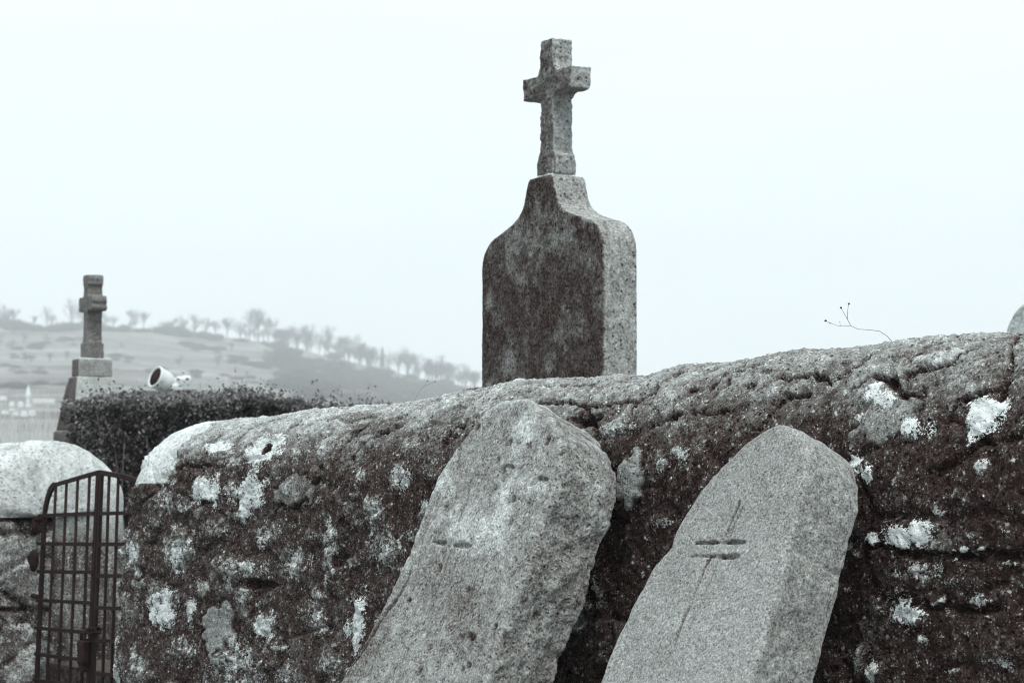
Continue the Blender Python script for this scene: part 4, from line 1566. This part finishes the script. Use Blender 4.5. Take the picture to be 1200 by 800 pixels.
# ------------------------------------------------------------------ white tombstones far down the slope
def tombstone(px, py, wpx, hpx, label):
    P = ground_at(px, py)
    wv, hz = wpx * P[1] / F, hpx * P[1] / F
    P = P - UZ * .1
    bm = bmesh.new()
    pts = [(-wv / 2, 0), (wv / 2, 0), (wv / 2, hz * .6)] + [(wv / 2 * math.cos(a), hz * .6 + hz * .4 * math.sin(a)) for a in np.linspace(.3, math.pi - .3, 7)] + [(-wv / 2, hz * .6)]
    extrude_poly(bm, pts, P, RT, UZ, -TOW, .3)
    bmesh.ops.bevel(bm, geom=bm.edges[:], offset=.03, segments=1, affect='EDGES')
    tag(link('white_tombstone', bm_mesh('white_tombstone', bm), M['white_far']), label, 'tombstone', 'white tombstones far down the slope')


for px, py, w_, h_ in [(14, 476, 6, 7), (24, 477, 6.5, 8), (33, 477, 6, 6), (6, 485, 9, 5), (18, 487, 8, 6), (28, 488, 8, 8), (37.5, 487, 7, 8), (3, 469, 10, 6), (14, 481, 7, 4)]:
    tombstone(px, py, w_, h_, 'small white round-topped tombstone in the blurred cluster far left')
Po = ground_at(33, 471)
uo = Po[1] / F
Po = Po - UZ * .15
bm = bmesh.new()
lv = [(0, 2.6), (2.5, 2.4), (2.7, 1.3), (9, 2.6), (15, 1.7), (21, .25)]
rings = [[bm.verts.new(Vector(Po) + Vector((a * w_ * uo, b * w_ * uo, z_ * uo))) for a, b in ((-1, -1), (1, -1), (1, 1), (-1, 1))] for z_, w_ in lv]
for r0, r1 in zip(rings[:-1], rings[1:]):
    for i in range(4): bm.faces.new((r0[i], r0[(i + 1) % 4], r1[(i + 1) % 4], r1[i]))
bm.faces.new(rings[0]); bm.faces.new(rings[-1])
tag(link('white_obelisk', bm_mesh('white_obelisk', bm), M['white_far']), 'tall white pointed monument above the far tombstones', 'monument')
Pw0 = ground_at(51, 472)
uw = Pw0[1] / F
bm = bmesh.new()
box(bm, Pw0 + UZ * 1.0 * uw, (26 * uw, .5, 6 * uw))
box(bm, Pw0 + UZ * 4.2 * uw, (27 * uw, .7, 1.0 * uw))
fw = remeshed(bm, .1, 1)
tag(link('white_wall', fw, M['white_far']), 'low white wall right of the pointed monument in the distance', 'wall')

# ------------------------------------------------------------------ air, light
bm = bmesh.new()
box(bm, (0, 0, 60), (2600, 2600, 124))
hz_me = bm_mesh('haze', bm)
hm_ = bpy.data.materials.new('haze')
hm_.use_nodes = True
nt = hm_.node_tree
nt.nodes.remove(nt.nodes['Principled BSDF'])
pv = nt.nodes.new('ShaderNodeVolumePrincipled')
pv.inputs['Color'].default_value = (.94, .985, 1, 1)
pv.inputs['Density'].default_value = .00095
nt.links.new(pv.outputs[0], nt.nodes['Material Output'].inputs['Volume'])
tag(link('haze', hz_me, hm_), kind='stuff')

SUN_AZ, SUN_EL = math.radians(166), math.radians(62)     # azimuth from +Y towards +X
sd = Vector((math.sin(SUN_AZ) * math.cos(SUN_EL), math.cos(SUN_AZ) * math.cos(SUN_EL), math.sin(SUN_EL)))
sun = bpy.data.lights.new('sun', 'SUN')
so = bpy.data.objects.new('sun', sun)
C.objects.link(so)
so.rotation_euler = (-sd).to_track_quat('-Z', 'Y').to_euler()
sun.energy = 1.9
sun.angle = math.radians(28)
sun.color = (1, .97, .93)

wd = bpy.data.worlds.new('World')
scene.world = wd
wd.use_nodes = True
nt = wd.node_tree
N = NT(nt)
bg = nt.nodes['Background']
sky = N.n('ShaderNodeTexSky', sky_type='NISHITA')
sky.sun_disc = False
sky.sun_elevation = SUN_EL
sky.sun_rotation = SUN_AZ
sky.dust_density = 4
sky.air_density = 1.2
# thin sky light through a closed bright overcast
tc = N.n('ShaderNodeTexCoord')
sx = N.n('ShaderNodeSeparateXYZ'); N.l(tc.outputs['Generated'], sx.inputs[0])
cloud = N.ramp(N.mapr(sx.outputs[2], -.02, .22), [(0, (.695, .772, .80)), (.3, (.81, .906, .94)), (1, (.89, .99, 1.025))])
mp = N.n('ShaderNodeMapping'); mp.inputs['Scale'].default_value = (2, 2, 14); N.l(tc.outputs['Generated'], mp.inputs[0])
cn = N.mapr(N.noise(mp.outputs[0], 1.6, 4, .5), .3, .7, .965, 1.02)
vm = N.n('ShaderNodeVectorMath', operation='SCALE'); N.l(cloud, vm.inputs[0]); N.l(N.math('MULTIPLY', cn, 8.8), vm.inputs[3])
mix = N.n('ShaderNodeMix', data_type='RGBA'); mix.inputs[0].default_value = .97
N.l(sky.outputs[0], mix.inputs[6]); N.l(vm.outputs[0], mix.inputs[7])
N.l(mix.outputs[2], bg.inputs[0])
bg.inputs[1].default_value = .1

scene.view_settings.view_transform = 'Standard'
scene.view_settings.look = 'None'
scene.view_settings.exposure = .45
scene.view_settings.gamma = 1
scene.render.engine = 'CYCLES'
scene.cycles.pixel_filter_type = 'BLACKMAN_HARRIS'
scene.cycles.filter_width = 1.0
scene.cycles.use_denoising = True
scene.cycles.denoiser = 'OPENIMAGEDENOISE'
scene.cycles.max_bounces = 5
scene.cycles.diffuse_bounces = 2
scene.cycles.volume_bounces = 2
